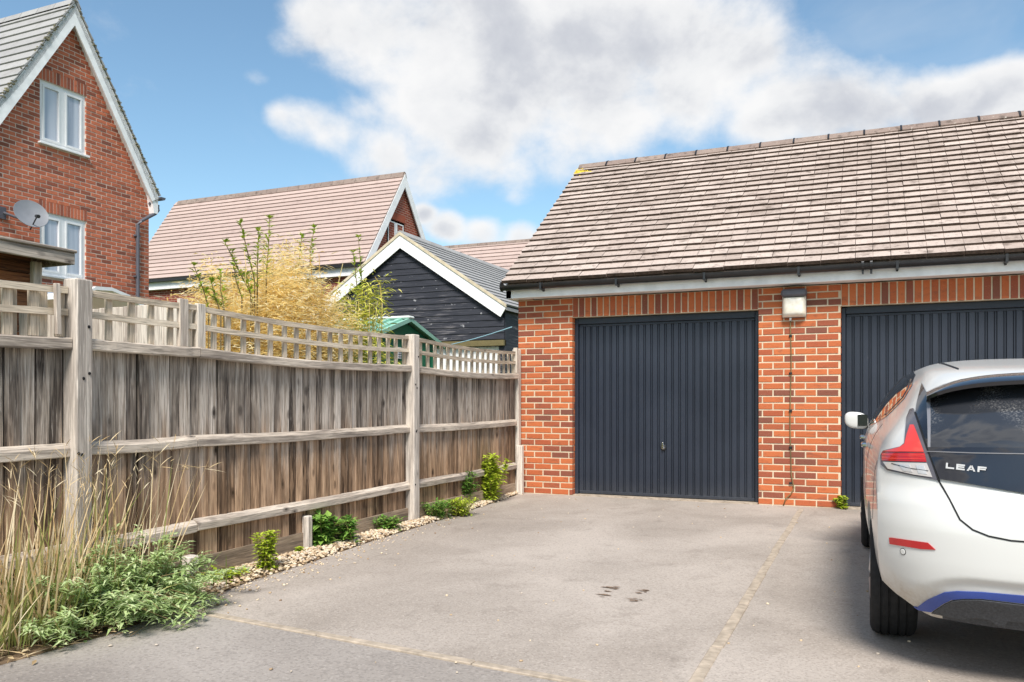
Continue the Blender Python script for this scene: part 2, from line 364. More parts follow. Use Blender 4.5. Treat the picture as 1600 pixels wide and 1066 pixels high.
M['grassland'] = plain('garden_lawn', (.09, .13, .04), .98, .1, var=.4, scale=4)
def leafm(name, stops, rough=.6, trans=.25):
    m, t, b = newmat(name, rough, .3); r = geo(t).outputs['Random Per Island']
    c = ramp(t, r, stops); setin(t, b, 'Base Color', c)
    tr = nd(t, 'ShaderNodeBsdfTranslucent', {'Color': c}); ms = nd(t, 'ShaderNodeMixShader', {0: trans, 1: b.outputs[0], 2: tr.outputs[0]})
    t.links.new(ms.outputs[0], t.nodes['Material Output'].inputs[0]); return m
M['straw'] = leafm('dry_bamboo_leaf', [(0, (.74, .50, .16)), (.3, (.90, .70, .28)), (.7, (.95, .82, .45)), (1, (.97, .92, .70))], trans=.55)
M['bambo'] = leafm('lime_bamboo_leaf', [(0, (.32, .36, .04)), (.5, (.56, .57, .08)), (1, (.74, .68, .18))])
M['shoot'] = leafm('green_shoot_leaf', [(0, (.20, .32, .03)), (.5, (.42, .56, .06)), (1, (.64, .70, .14))])
M['lime'] = leafm('lime_weed_leaf', [(0, (.27, .38, .02)), (.5, (.45, .56, .05)), (1, (.60, .66, .09))])
M['weed'] = leafm('green_weed_leaf', [(0, (.08, .19, .03)), (.5, (.17, .34, .06)), (1, (.34, .50, .10))])
M['sage'] = leafm('grey_green_leaf', [(0, (.30, .41, .14)), (.5, (.48, .61, .27)), (1, (.70, .78, .46))], .7, .4)
M['grassdry'] = leafm('dry_grass_blade', [(0, (.50, .34, .15)), (.5, (.74, .57, .33)), (1, (.88, .77, .55))])
M['grassgreen'] = leafm('green_grass_blade', [(0, (.14, .19, .04)), (.5, (.26, .29, .08)), (1, (.42, .38, .15))])
M['stem'] = plain('brown_stem', (.20, .15, .07), .8, .2, var=.3)
M['litter'] = leafm('dead_leaf_litter', [(0, (.20, .12, .06)), (.5, (.45, .33, .18)), (1, (.66, .54, .36))], trans=.05)
def pebm():
    m, t, b = newmat('cream_gravel', .85, .25); r = geo(t).outputs['Random Per Island']
    setin(t, b, 'Base Color', ramp(t, r, [(0, (.24, .16, .10)), (.3, (.54, .40, .25)), (.65, (.76, .64, .47)), (1, (.50, .43, .36))])); return m
M['pebble'] = pebm()
def glass_dark(name, c, rough=.06, dust=0.0):
    m, t, b = newmat(name, rough, .6); p = geo(t).outputs['Position']
    n = noise(t, p, 3.0, 3)
    cc = ramp(t, n, [(.3, tuple(x * .8 for x in c)), (.7, c)])
    if dust:
        sp = noise(t, p, 130, 4, .7); cl = noise(t, p, 5, 3)
        k = mth(t, 'MULTIPLY', mth(t, 'MULTIPLY', sstep(t, sp, .45, .7), sstep(t, cl, .45, .62)), dust)
        cc = mixc(t, k, cc, (.35, .34, .33)); setin(t, b, 'Roughness', mth(t, 'ADD', mth(t, 'MULTIPLY', k, .5), rough))
    setin(t, b, 'Base Color', cc); b.inputs['Coat Weight'].default_value = .5; b.inputs['Coat Roughness'].default_value = .02; return m

# ------------------------------------------------------------------ ground
EDGE = [(-3.35, -6), (-3.42, 1.5), (-3.46, 2.4), (-3.42, 2.9), (-3.50, 3.5), (-3.60, 4.2), (-3.62, 4.8), (-3.70, 5.6), (-3.74, 6.6), (-3.80, 7.6), (-3.86, 8.6), (-3.93, 9.38)]
g = MB(); g.add([(-400, -200, -.03), (400, -200, -.03), (400, 900, -.03), (-400, 900, -.03)], [(0, 1, 2, 3)])
tag(g.build('ground', M['grassland']), kind='structure')
def crossY(x): return 3.37 + (x + 3.03) * (3.166 - 3.37) / (-1.084 + 3.03)
SX = -.63
drv = MB()
le = [(x, y) for x, y in EDGE if y > 3.45]
poly = [(-3.485, crossY(-3.485), 0)] + [(x, y, 0) for x, y in le] + [(SX, 9.50, 0), (SX, crossY(SX), 0)]
poly[-3] = (-3.93, 9.50, 0)
drv.add(poly, [tuple(range(len(poly)))])
drv.add([(SX, crossY(SX), 0), (SX, 9.50, 0), (9, 9.50, 0), (9, crossY(9), 0)], [(0, 1, 2, 3)])
tag(drv.build('driveway', M['asphalt']), kind='structure')
rd = MB()
le = [(x, y) for x, y in EDGE if y < 3.4]
poly = [(x, y, -.003) for x, y in le] + [(-3.485, crossY(-3.485), -.003), (9, crossY(9), -.003), (9, -6, -.003)]
rd.add(poly, [tuple(range(len(poly)))]); tag(rd.build('road', M['asphalt2']), kind='structure')
so = MB(); poly = [(x + .05, y, -.008) for x, y in EDGE] + [(-4.25, 9.38, -.008), (-4.25, -6, -.008)]
so.add(poly, [tuple(range(len(poly)))]); tag(so.build('soil_border', M['soil']), kind='structure')
# concrete edging, laid in lengths
def edging(name, a, b, width, seg, top, label):
    a = Vector((*a, 0)); b = Vector((*b, 0)); L = (b - a).length; ang = math.atan2(b.y - a.y, b.x - a.x)
    t = tag(thing(name, a, label, None), kind='structure')
    n = max(1, round(L / seg)); 
    for i in range(n):
        l = L / n
        mb = MB(); mb.bbox((.004, -width / 2, -.05), (l - .004, width / 2, top), .004)
        me = mb.mesh('edging_block', M['kerb'])
        p = a.lerp(b, i / n) + Vector((random.uniform(-.004, .004), random.uniform(-.003, .003), random.uniform(-.002, .002)))
        inst('edging_block', me, t, Matrix.Translation(p) @ RZ(ang + random.uniform(-.004, .004)))
    return t
edging('concrete_edging', (SX + .01, 9.2), (SX - .01, 1.2), .055, .915, .006, 'concrete edging strip running from the garage pier towards the viewer')
edging('concrete_edging', (-3.36, crossY(-3.36)), (SX - .05, crossY(SX - .05)), .05, .915, .006, 'narrow concrete edging strip crossing the drive from the weeds')
edging('concrete_edging', (SX + .05, crossY(SX + .05)), (4, crossY(4)), .05, .915, .006, 'narrow concrete edging strip continuing under the white car')
# ------------------------------------------------------------------ brickwork
_bcache = {}
def brick_mesh(l, h, mat, d=.05):
    k = (round(l, 3), round(h, 3), mat.name)
    if k not in _bcache:
        c = .004; x, z = l / 2, h / 2
        v = [(-x, 0, -z), (x, 0, -z), (x, 0, z), (-x, 0, z), (-x, -d + c, -z), (x, -d + c, -z), (x, -d + c, z), (-x, -d + c, z),
             (-x + c, -d, -z + c), (x - c, -d, -z + c), (x - c, -d, z - c), (-x + c, -d, z - c)]
        f = [(0, 3, 2, 1)] + [(i, (i + 1) % 4, (i + 1) % 4 + 4, i + 4) for i in range(4)] + [(i + 4, (i + 1) % 4 + 4, (i + 1) % 4 + 8, i + 8) for i in range(4)] + [(8, 9, 10, 11)]
        m = MB(); m.add(v, f); _bcache[k] = m.mesh('brick', mat)
    return _bcache[k]
def lay(parent, org, rotz, items, mat, cap=300, d=.05):
    """items: (centre along the wall, centre height, length, height); the largest in view become bricks of their own"""
    base = Matrix.Translation(Vector(org)) @ RZ(rotz)
    def seen(it):
        p = base @ Vector((it[0], 0, it[1])); s = proj(p); inside = -25 < s[0] < 1625 and -15 < s[1] < 1080
        return (0 if inside else 1, (p - Vector((0, 0, CAM_Z))).length)
    items = sorted(items, key=seen); rest = MB()
    for i, (u, z, l, h) in enumerate(items):
        j = Matrix.Translation(Vector((u, random.uniform(-.0025, .0015), z + random.uniform(-.0012, .0012)))) @ RZ(random.uniform(-.006, .006)) @ RY(random.uniform(-.006, .006))
        me = brick_mesh(l, h, mat, d)
        if i < cap and seen(items[i])[0] == 0: inst('brick', me, parent, base @ j)
        else: rest.add([base @ j @ v.co for v in me.vertices], [tuple(p.vertices) for p in me.polygons])
    if rest.v: tag(rest.build('brickwork', mat, parent), kind='stuff')
def courses(intervals, z0, n, first=0, step=.225, L=.211, bed=.075, off=0.0):
    out = []
    for i in range(n):
        z = z0 + (i + .5) * bed
        sh = off + (0 if (i + first) % 2 == 0 else step / 2)
        for a, b in intervals(z):
            k = math.floor((a - sh) / step) - 1
            while sh + k * step < b:
                u0 = max(sh + k * step, a); u1 = min(sh + k * step + L, b)
                if u1 - u0 > .035: out.append(((u0 + u1) / 2, z, round(u1 - u0, 3), .0615))
                k += 1
    return out

# ------------------------------------------------------------------ garage block
FY = 9.40
garage = thing('garage_block', (-1, FY, 0), 'orange brick garage block with two navy doors under a brown tiled roof', 'garage')
P0, D0, D1, P1, D2, P2 = -3.98, -3.265, -1.085, -.235, 1.945, 2.35
wl = MB()
BK = FY + .0045
for a, b in ((P0 + .004, D0 - .004), (D1 + .004, P1 - .004), (D2 + .004, P2)):
    wl.box((a, BK, -.02), (b, FY + .3, 2.40))
wl.box((P0 + .006, BK + .002, 2.163), (P2, FY + .297, 2.398))
wl.build('mortar_wall', M['mortar'], garage)
sd = MB(); sd.box((P0, BK + .001, -.02), (P0 + .2, FY + 5.2, 2.42)); sd.prism([(P0 + .01, BK + .1, 2.42), (P0 + .01, FY + 5.1, 2.42), (P0 + .01, 12.0, 4.62)], (.19, 0, 0)); sd.build('side_wall', M['brick_side'], garage)
sf = MB(); sf.box((P2 + .002, FY, -.02), (6.5, FY + .3, 2.40)); sf.box((-3.7, FY + 5.0, 0), (6.5, FY + 5.2, 2.42)); sf.box((6.3, FY + .3, 0), (6.5, FY + 5, 2.4)); sf.build('plain_wall', M['brick_front'], garage)
it = []
it += courses(lambda z: [(P0, D0)], 0, 32, 0, off=P0)
it += courses(lambda z: [(D1, P1)], 0, 32, 1, off=D1 + .05)
it += courses(lambda z: [(D2, P2)], 0, 32, 0, off=D2)
for a, b in ((D0, D1), (P1, D2)):
    n = round((b - a) / .0765); w = (b - a) / n
    for i in range(n): it.append((a + (i + .5) * w, 2.281, .0635, .226))
lay(garage, (0, FY + .05, 0), 0, it, M['brick'], 330)
rv = MB()   # brick returns beside the doors
it = []
for x, rz, s in ((D0, R(90), 1), (P1, R(90), 1)):
    its = [(FY + .048 + .055, i * .075 + .0375, .10 if i % 2 else .10, .065) for i in range(29)]
    lay(garage, (x - .05, 0, 0), R(90), [(u - 0.0, z, l, h) for u, z, l, h in its], M['brick'], 0)
for x in (D1, D2):
    lay(garage, (x + .05, 0, 0), R(-90), [(-(FY + .103), i * .075 + .0375, .10, .065) for i in range(29)], M['brick'], 0)
inn = MB(); inn.box((-3.7, FY + .9, -.01), (6.2, FY + 1, 2.4)); inn.build('inner_wall', M['black'], garage)
# fascia, soffit, gutter
fb_ = MB(); fb_.bbox((P0 - .07, 9.18, 2.405), (6.5, 9.20, 2.60), .003); fb_.build('fascia', M['fascia'], garage)
sf_ = MB(); sf_.box((P0 - .07, 9.203, 2.412), (6.5, FY + .06, 2.424)); sf_.build('soffit', M['fascia'], garage)
ge = MB(); ge.box((P0 - .07, 9.18, 2.405), (P0 - .003, FY + 5.3, 2.50)); ge.build('eaves_end', M['fascia'], garage)
gu = MB(); prof = []
GC = (9.118, 2.552)
for k in range(13):
    a = math.pi + math.pi * k / 12
    prof.append((GC[0] + .058 * math.cos(a), GC[1] + .058 * math.sin(a)))
for k in range(12, -1, -1):
    a = math.pi + math.pi * k / 12
    prof.append((GC[0] + .052 * math.cos(a), GC[1] + .052 * math.sin(a)))
gu.prism([(P0 - .10, y, z) for y, z in prof], (10.4, 0, 0))
gutter = gu.build('gutter', M['black'], garage, 'auto')
ec = MB(); ec.lathe([(.060, 0), (.060, .012)], (P0 - .105, GC[0], GC[1] - .006), (1, 0, 0), 20); ec.build('end_cap', M['black'], gutter)
for x in (-3.55, -2.62, -1.62, -.64, .30, 1.25, 2.2):
    br = MB(); br.box((x - .012, GC[0] - .062, GC[1] - .075), (x + .012, 9.18, GC[1] - .055)); br.box((x - .012, GC[0] - .064, GC[1] - .07), (x + .012, GC[0] - .058, GC[1] + .008)); br.box((x - .01, 9.15, GC[1] - .085), (x + .01, 9.18, GC[1] - .05))
    br.build('bracket', M['black'], gutter)
for x in (-.02, .06):
    br = MB(); br.lathe([(.066, -.012), (.066, .012)], (x, GC[0], GC[1]), (1, 0, 0), 20); br.box((x - .01, GC[0] - .02, GC[1] - .10), (x + .01, GC[0] + .02, GC[1] - .05)); br.build('union_clip', M['black'], gutter)
# roof
EY, EZ, RYY, RZZ = 9.055, 2.575, 12.0, 4.74
slope = Vector((0, RYY - EY, RZZ - EZ)); SL = slope.length; sv = slope.normalized(); nv = Vector((0, -sv.z, sv.y))
roof_b = MB()
a = Vector((P0 - .02, EY, EZ)) - nv * .03; b = Vector((P0 - .02, RYY, RZZ)) - nv * .03
pr = [a, b, b + Vector((0, 0, -.06)), a + Vector((0, .03, -.05))]
roof_b.prism(pr, (10.4, 0, 0))
a2 = Vector((P0 - .02, 2 * RYY - EY, EZ)); roof_b.prism([b, a2, a2 - Vector((0, 0, .05)), b - Vector((0, 0, .06))], (10.4, 0, 0))
roof = roof_b.build('roof', M['tile_ridge'], garage)
TW, ROWS = .33, 23
GA = (SL - .02) / ROWS
def tile_mesh(w, l, groove=True):
    t0, t1 = .040, .008
    us = [0, w * .492, w * .5, w * .508, w] if groove else [0, w]
    dz = [0, 0, -.006, 0, 0] if groove else [0, 0]
    m = MB(); n = len(us); v = []
    for i, u in enumerate(us):
        v += [(u - w / 2, 0, t0 + dz[i]), (u - w / 2, l, t1 + dz[i] * .5), (u - w / 2, 0, 0)]
    f = []
    for i in range(n - 1):
        a, b = i * 3, (i + 1) * 3
        f += [(a, b, b + 1, a + 1), (a + 2, b + 2, b, a)]
    f += [(0, 1, 2), ((n - 1) * 3, (n - 1) * 3 + 2, (n - 1) * 3 + 1)]
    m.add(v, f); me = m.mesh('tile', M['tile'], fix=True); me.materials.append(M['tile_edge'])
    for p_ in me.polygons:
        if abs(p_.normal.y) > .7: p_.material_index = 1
    return me
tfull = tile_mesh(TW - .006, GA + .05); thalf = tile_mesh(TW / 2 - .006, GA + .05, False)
rot = Matrix(((1, 0, 0), (0, sv.y, nv.y), (0, sv.z, nv.z))).to_4x4()
tl = []
for r_ in range(ROWS):
    x = P0 - .07
    first = True
    while x < 5.0:
        if first and r_ % 2: w, me = TW / 2, thalf
        else: w, me = TW, tfull
        first = False
        p = Vector((x + w / 2, EY, EZ)) + sv * (GA * r_) + nv * .0
        tl.append((p, me)); x += w
def tkey(t):
    s = proj(t[0] + sv * .08); inside = -20 < s[0] < 1615
    return (0 if inside else 1, (t[0] - Vector((0, 0, CAM_Z))).length)
tl.sort(key=tkey); rest = MB()
for i, (p, me) in enumerate(tl):
    m = Matrix.Translation(p + nv * random.uniform(-.002, .004) + sv * random.uniform(-.006, .006)) @ rot @ RZ(random.uniform(-.012, .012)) @ RY(random.uniform(-.008, .008))
    if i < 300: inst('tile', me, roof, m)
    else: rest.add([m @ v.co for v in me.vertices], [tuple(q_.vertices) for q_ in me.polygons])
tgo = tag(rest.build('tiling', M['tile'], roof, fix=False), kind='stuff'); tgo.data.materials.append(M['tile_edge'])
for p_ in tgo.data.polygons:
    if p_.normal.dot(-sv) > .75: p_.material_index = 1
x = P0 - .06; k = 0
while x < 4.2:
    l = .448; m = MB()
    pf = [(-.125, -.085), (-.055, -.012), (0, .012), (.055, -.012), (.125, -.085), (.115, -.10), (0, -.012), (-.115, -.10)]
    m.prism([(x + .006, RYY + y, RZZ + .055 + z + random.uniform(-.002, .002)) for y, z in pf], (l - .012, 0, 0)); m.build('ridge_tile', M['tile_ridge'], roof)
    j = MB(); j.prism([(x + l - .012, RYY + y * 1.06, RZZ + .062 + z) for y, z in pf], (.024, 0, 0)); j.build('ridge_union', M['black'], roof)
    x += l; k += 1
li = MB()
for i in range(160):
    c = Vector((P0 - .07 + abs(random.gauss(0, .075)), RYY - .16 + random.gauss(0, .05), RZZ - .045))
    c.z = RZZ + .035 + (c.y - RYY) * (.75) + random.uniform(-.01, .012)
    m = T(*c) @ RX(random.uniform(.4, 1)) @ RZ(random.random() * 3); s = random.uniform(.012, .03)
    li.add([m @ Vector(p) for p in ((-s, -s, 0), (s, -s * .6, .004), (s * .7, s, 0), (-s * .8, s * .8, .003))], [(0, 1, 2, 3)])
li.build('lichen_patch', M['lichen'], roof, fix=False)

# garage doors: pressed vertical ribs
def door(a, b, label, handle_x):
    t = thing('garage_door', ((a + b) / 2, FY + .1, 0), label, 'garage door', 'navy up-and-over garage doors')
    f = MB()
    f.bbox((a + .002, FY + .085, .0), (a + .045, FY + .155, 2.155), .004); f.bbox((b - .045, FY + .085, 0), (b - .002, FY + .155, 2.155), .004)
    f.bbox((a + .046, FY + .085, 2.085), (b - .046, FY + .155, 2.158), .004); f.build('door_frame', M['door'], t)
    y = FY + .115; m = MB(); x0, x1 = a + .052, b - .052; n = 25; w = (x1 - x0) / n; pts = []
    for i in range(n):
        u = x0 + i * w
        pts += [(u, y), (u + w * .60, y), (u + w * .63, y + .019), (u + w * .71, y + .019), (u + w * .75, y + .002), (u + w * .84, y + .002), (u + w * .88, y + .019), (u + w * .96, y + .019)]
    pts.append((x1, y)); v = []; fs = []
    for px_, py_ in pts: v += [(px_, py_, .05), (px_, py_, 2.06)]
    for i in range(len(pts) - 1): fs.append((2 * i, 2 * i + 2, 2 * i + 3, 2 * i + 1))
    m.add(v, fs); m.build('ribbed_panel', M['door'], t, fix=False)
    e = MB(); e.bbox((x0, y - .004, .018), (x1, y + .03, .055), .004); e.bbox((x0, y - .004, 2.055), (x1, y + .03, 2.083), .004); e.build('edge_rail', M['door'], t)
    bk = MB(); bk.box((x0, y + .02, .03), (x1, y + .035, 2.08)); bk.build('backing', M['black'], t)
    if handle_x:
        h = MB(); h.lathe([(.036, 0), (.036, .006), (.028, .014), (.012, .016)], (handle_x, y, .60), (0, -1, 0), 20); es = h.build('handle_plate', M['black'], t, 'auto')
        k = MB(); k.lathe([(.018, .01), (.018, .03), (.012, .034)], (handle_x, y, .60), (0, -1, 0), 16); k.bbox((handle_x - .012, y - .045, .585), (handle_x + .012, y - .030, .665), .004); k.build('handle', M['chrome'], es, 'auto')
    return t
door(D0, D1, 'navy ribbed garage door with chrome handle, fully in view beside the fence', -2.175)
door(P1, D2, 'navy ribbed garage door partly hidden behind the white car', .85)
th = MB()
for a, b in ((D0, D1), (P1, D2)): th.box((a + .01, FY - .02, -.02), (b - .01, FY + .3, .012))
tag(th.build('door_threshold', M['kerb']), kind='structure')
# wall lamp with its cable
lx, lz = -.705, 2.21
lamp = thing('wall_lamp', (lx, FY, lz), 'square bulkhead lamp with black hood and frosted glass on the brick pier', 'wall lamp')
m = MB(); m.bbox((lx - .125, FY - .045, lz - .155), (lx + .125, FY - .002, lz + .145), .015); m.build('back_box', M['greyplastic'], lamp)
def lensm():
    mm, t, b = newmat('frosted_lamp_glass', .25, .5); p = geo(t).outputs['Position']
    n = noise(t, p, 18, 4); setin(t, b, 'Base Color', ramp(t, n, [(.3, (.70, .64, .52)), (.7, (.86, .83, .74))])); b.inputs['Coat Weight'].default_value = .6; return mm
M['lens'] = lensm()
def pillow(lo, hi, y0, y1, n=10, e=.35):
    mb = MB(); v = []; f = []
    for i in range(n + 1):
        for j in range(n + 1):
            a, b = i / n * 2 - 1, j / n * 2 - 1
            h = (1 - abs(a) ** 4) ** e * (1 - abs(b) ** 4) ** e
            v.append((lo[0] + (hi[0] - lo[0]) * i / n, y0 + (y1 - y0) * h, lo[1] + (hi[1] - lo[1]) * j / n))
    for i in range(n):
        for j in range(n): f.append((i * (n + 1) + j, (i + 1) * (n + 1) + j, (i + 1) * (n + 1) + j + 1, i * (n + 1) + j + 1))
    return mb.add(v, f)
m = pillow((lx - .122, lz - .15), (lx + .122, lz + .075), FY - .045, FY - .115); m.build('lens', M['lens'], lamp, 'all')
m = MB(); m.bbox((lx - .132, FY - .125, lz + .07), (lx + .132, FY - .01, lz + .15), .02); m.build('hood', M['greyplastic'], lamp)
m = MB(); m.lathe([(.012, 0), (.012, .03)], (lx - .04, FY - .03, lz - .185), (0, 0, 1), 12); m.build('gland', M['white'], lamp)
cab = thing('cable', (lx - .04, FY, 0), 'thin dark cable clipped down the brick pier below the lamp', 'cable')
cx = lx - .04; pts = [(cx, FY - .03, lz - .185)] + [(cx + .006 * math.sin(z * 5), FY - .010, z) for z in [1.95 - .1 * i for i in range(17)]] + [(cx + .02, FY - .012, .28), (cx + .035, FY - .016, .20), (cx, FY - .02, .13), (cx - .05, FY - .02, .08), (cx - .075, FY - .018, .0)]
m = MB(); m.tube(pts, .0065, 6); m.build('wire', M['stem'], cab, 'all')
for z in (1.86, 1.45, 1.04, .64, .25):
    m = MB(); m.bbox((cx - .016, FY - .022, z - .012), (cx + .016, FY + .002, z + .012), .004); m.build('clip', M['black'], cab)

# ------------------------------------------------------------------ neighbouring buildings
def window_y(parent, X, y0, y1, z0, z1, glassmat, two=True):
    """white casement in a wall facing +X"""
    fr = MB(); b = .065; xo = X - .03
    for lo, hi in (((xo - .06, y0, z0), (xo, y1, z0 + b)), ((xo - .06, y0, z1 - b), (xo, y1, z1)), ((xo - .06, y0, z0 + b), (xo, y0 + b, z1 - b)), ((xo - .06, y1 - b, z0 + b), (xo, y1, z1 - b))):
        fr.box(lo, hi)
    w = fr.build('window', M['white'], parent); mid = (y0 + y1) / 2
    fm = MB(); fm.box((xo - .05, mid - .05, z0 + b), (xo + .004, mid + .05, z1 - b)); fm.build('mullion', M['white'], w)
    for a, c in ((y0 + b, mid - .05), (mid + .05, y1 - b)):
        s = MB(); q_ = .035
        for lo, hi in (((xo - .04, a, z0 + b), (xo + .012, c, z0 + b + q_)), ((xo - .04, a, z1 - b - q_), (xo + .012, c, z1 - b)), ((xo - .04, a, z0 + b + q_), (xo + .012, a + q_, z1 - b - q_)), ((xo - .04, c - q_, z0 + b + q_), (xo + .012, c, z1 - b - q_))): s.box(lo, hi)
        s.build('sash', M['white'], w)
        p = MB(); p.box((xo - .03, a + .01, z0 + b + .01), (xo - .018, c - .01, z1 - b - .01)); p.build('pane', glassmat, w)
    s = MB(); s.bbox((xo - .05, y0 - .04, z0 - .035), (xo + .09, y1 + .04, z0 + .002), .006); s.build('sill', M['white'], w)
    return w
def curtain_glass():
    m, t, b = newmat('window_with_net_curtain', .04, .6); p = geo(t).outputs['Position']
    fold = noise(t, vmth(t, 'MULTIPLY', p, (1, 9, .25)).outputs[0], 1, 3, .5)
    setin(t, b, 'Base Color', ramp(t, fold, [(.32, (.22, .25, .31)), (.5, (.40, .43, .50)), (.7, (.58, .60, .66))])); b.inputs['Coat Weight'].default_value = 1.0; b.inputs['Coat Roughness'].default_value = .01; return m
M['curtain'] = curtain_glass()
def roof_courses(parent, x0, x1, ey, ez, ry, rz, n, mat, thick=.03, part='tile_course'):
    """slope rising in +Y or -Y direction from eaves (ey,ez) to ridge (ry,rz), laid as lapped courses along X"""
    s = Vector((0, ry - ey, rz - ez)); L = s.length; s.normalize(); nn = Vector((0, -s.z, s.y)) if s.y > 0 else Vector((0, s.z, -s.y))
    for i in range(n):
        a = Vector((0, ey, ez)) + s * (L * i / n); b = a + s * (L / n + .03)
        m = MB(); m.prism([Vector((x0, 0, 0)) + a, Vector((x0, 0, 0)) + a + nn * thick, Vector((x0, 0, 0)) + b + nn * .006, Vector((x0, 0, 0)) + b], (x1 - x0, 0, 0)); m.build(part, mat, parent)

# --- tall brick house on the left
HX = -13.2; RIDY, RIDZ = 10.36, 8.34; EVY, EVZ = 12.27, 5.27
house = thing('gabled_house', (HX - 2, RIDY, 0), 'tall red brick gable house with two white windows and a satellite dish', 'house')
TP = (RIDZ - EVZ) / (EVY - RIDY); WY0, WY1 = RIDY - 1.79, RIDY + 1.79
def gab(z, m=0.0): return (RIDY - min(1.79, max(0, (RIDZ - .28 - z) / TP)), RIDY + min(1.79, max(0, (RIDZ - .28 - z) / TP)))
WIN = [(9.79, 10.71, 5.67, 6.77), (9.79, 10.71, 3.36, 4.46)]
mw = MB(); zc = RIDZ - .28 - 1.79 * TP
ylo, yhi = WY0 + .003, WY1 - .003; Xi = HX - .0045
def slab(y0, y1, z0, z1): mw.box((HX - .3, y0, z0), (Xi, y1, z1))
(wy0, wy1, z1a, z1b), (_, _, z0a, z0b) = WIN
slab(ylo, wy0, 0, zc); slab(wy1, yhi, 0, zc)
slab(wy0, wy1, 0, z0a); slab(wy0, wy1, z0b, zc if zc < z1a else z1a)
yl = lambda z: gab(z)
# gable part above the eaves, cut round the upper window
def gpoly(y0, y1, zb, cutz):
    pass
left = [(ylo, zc), (wy0, zc), (wy0, z1b), (gab(z1b)[0], z1b)] if gab(z1b)[0] < wy0 else [(ylo, zc), (wy0, zc), (wy0, RIDZ - .28 - (RIDY - wy0) * TP)]
mw.prism([(HX - .3, y, z) for y, z in left], (Xi - HX + .3, 0, 0))
right = [(wy1, zc), (yhi, zc)] + ([(gab(z1b)[1], z1b), (wy1, z1b)] if gab(z1b)[1] > wy1 else [(wy1, RIDZ - .28 - (wy1 - RIDY) * TP)])
mw.prism([(HX - .3, y, z) for y, z in right], (Xi - HX + .3, 0, 0))
if z1a > zc: slab(wy0, wy1, zc, z1a)
mw.prism([(HX - .3, y, z) for y, z in [(gab(z1b)[0], z1b), (gab(z1b)[1], z1b), (RIDY, RIDZ - .28)]], (Xi - HX + .3, 0, 0))
mw.build('mortar_wall', M['mortar_red'], house)
hb = MB(); hb.box((HX - 8, WY0 - .004, 0), (HX - .012, WY0 + .3, zc)); hb.box((HX - 8, WY1 - .3, 0), (HX - .302, WY1 - .02, zc)); hb.build('side_wall', M['brick_far_x'], house)
def hint(z):
    a, b = gab(z + .03); iv = [(a, b)] if b - a > .1 else []
    for y0, y1, za, zb in WIN:
        if za - .04 < z < zb + .225:
            e = .02 if z > zb else 0
            iv = [(a, y0 - e), (y1 + e, b)]
    return [(p, q_) for p, q_ in iv if q_ - p > .05]
it = courses(hint, 1.5, 88, 0, off=WY0)
for y0, y1, za, zb in WIN:
    n = 14; w = (y1 - y0 + .04) / n
    for i in range(n): it.append((y0 - .02 + (i + .5) * w, zb + .113, w - .011, .215))
lay(house, (HX - .05, 0, 0), R(90), it, M['brick_red'], 300)
for y0, y1, za, zb in WIN: window_y(house, HX, y0, y1, za, zb, M['curtain'])
rx = MB(); rx.prism([(HX - 8, RIDY, RIDZ - .05), (HX - 8, EVY, EVZ - .05), (HX - 8, EVY - .08, EVZ - .12), (HX - 8, RIDY, RIDZ - .2), (HX - 8, 2 * RIDY - EVY + .08, EVZ - .12), (HX - 8, 2 * RIDY - EVY, EVZ - .05)], (8.15, 0, 0))
hroof = rx.build('roof', M['tile_grey'], house)
roof_courses(hroof, HX - 8, HX + .17, 2 * RIDY - EVY, EVZ, RIDY, RIDZ, 16, M['tile_grey'], .035)
roof_courses(hroof, HX - 8, HX + .17, EVY, EVZ, RIDY, RIDZ, 16, M['tile_grey'], .035)
for i in range(18):
    m = MB(); x = HX + .18 - (i + 1) * .45; m.prism([(x, RIDY + y, RIDZ + .03 + z) for y, z in [(-.12, -.13), (-.05, 0), (0, .02), (.05, 0), (.12, -.13), (0, -.03)]], (.44, 0, 0)); m.build('ridge_tile', M['tile_grey'], hroof)
def barge(parent, X, ry, rz, ey, ez, depth, mat, th=.03, name='barge_board'):
    for s in (-1, 1):
        d = Vector((0, s * (ey - ry), ez - rz)); dn_ = d.normalized(); inn_ = Vector((0, -s * abs(dn_.z), -abs(dn_.y)))
        a = Vector((X, ry, rz)); b = a + d
        k = depth / abs(inn_.z) if abs(inn_.z) > .05 else depth
        m = MB(); m.prism([a, b, b + inn_ * depth, a - Vector((0, 0, depth / max(.2, abs(dn_.y))))], (th, 0, 0)); m.build(name, mat, parent)
barge(house, HX + .12, RIDY, RIDZ - .03, EVY, EVZ - .03, .21, M['fascia'])
sfm = MB()
for s in (-1, 1):
    d = Vector((0, s * (EVY - RIDY), EVZ - RIDZ)); a = Vector((HX - .03, RIDY, RIDZ - .30)); b = a + d * .95
    sfm.prism([a, b, b + Vector((0, 0, .03)), a + Vector((0, 0, .03))], (.16, 0, 0))
sfm.build('verge_soffit', M['fascia'], house)
mo = MB()
for s in (-1, 1):
    for i in range(70):
        u = random.random() ** .8; c = Vector((HX + .16, RIDY + s * (EVY - RIDY) * u, RIDZ + .02 - (RIDZ - EVZ) * u)); w = random.uniform(.01, .03)
        mo.cbox(c + Vector((random.uniform(-.03, .01), 0, random.uniform(-.03, .0))), (.03, random.uniform(.03, .10), w * .7))
tag(mo.build('verge_moss', M['moss'], house), kind='stuff')
kb = MB(); kb.prism([(HX - .05, WY1 - .12, EVZ + .30), (HX - .05, WY1 + .005, EVZ - .36), (HX - .05, EVY - .02, EVZ - .36), (HX - .05, EVY - .01, EVZ - .05)], (.185, 0, 0)); kb.build('eaves_box', M['fascia'], house)
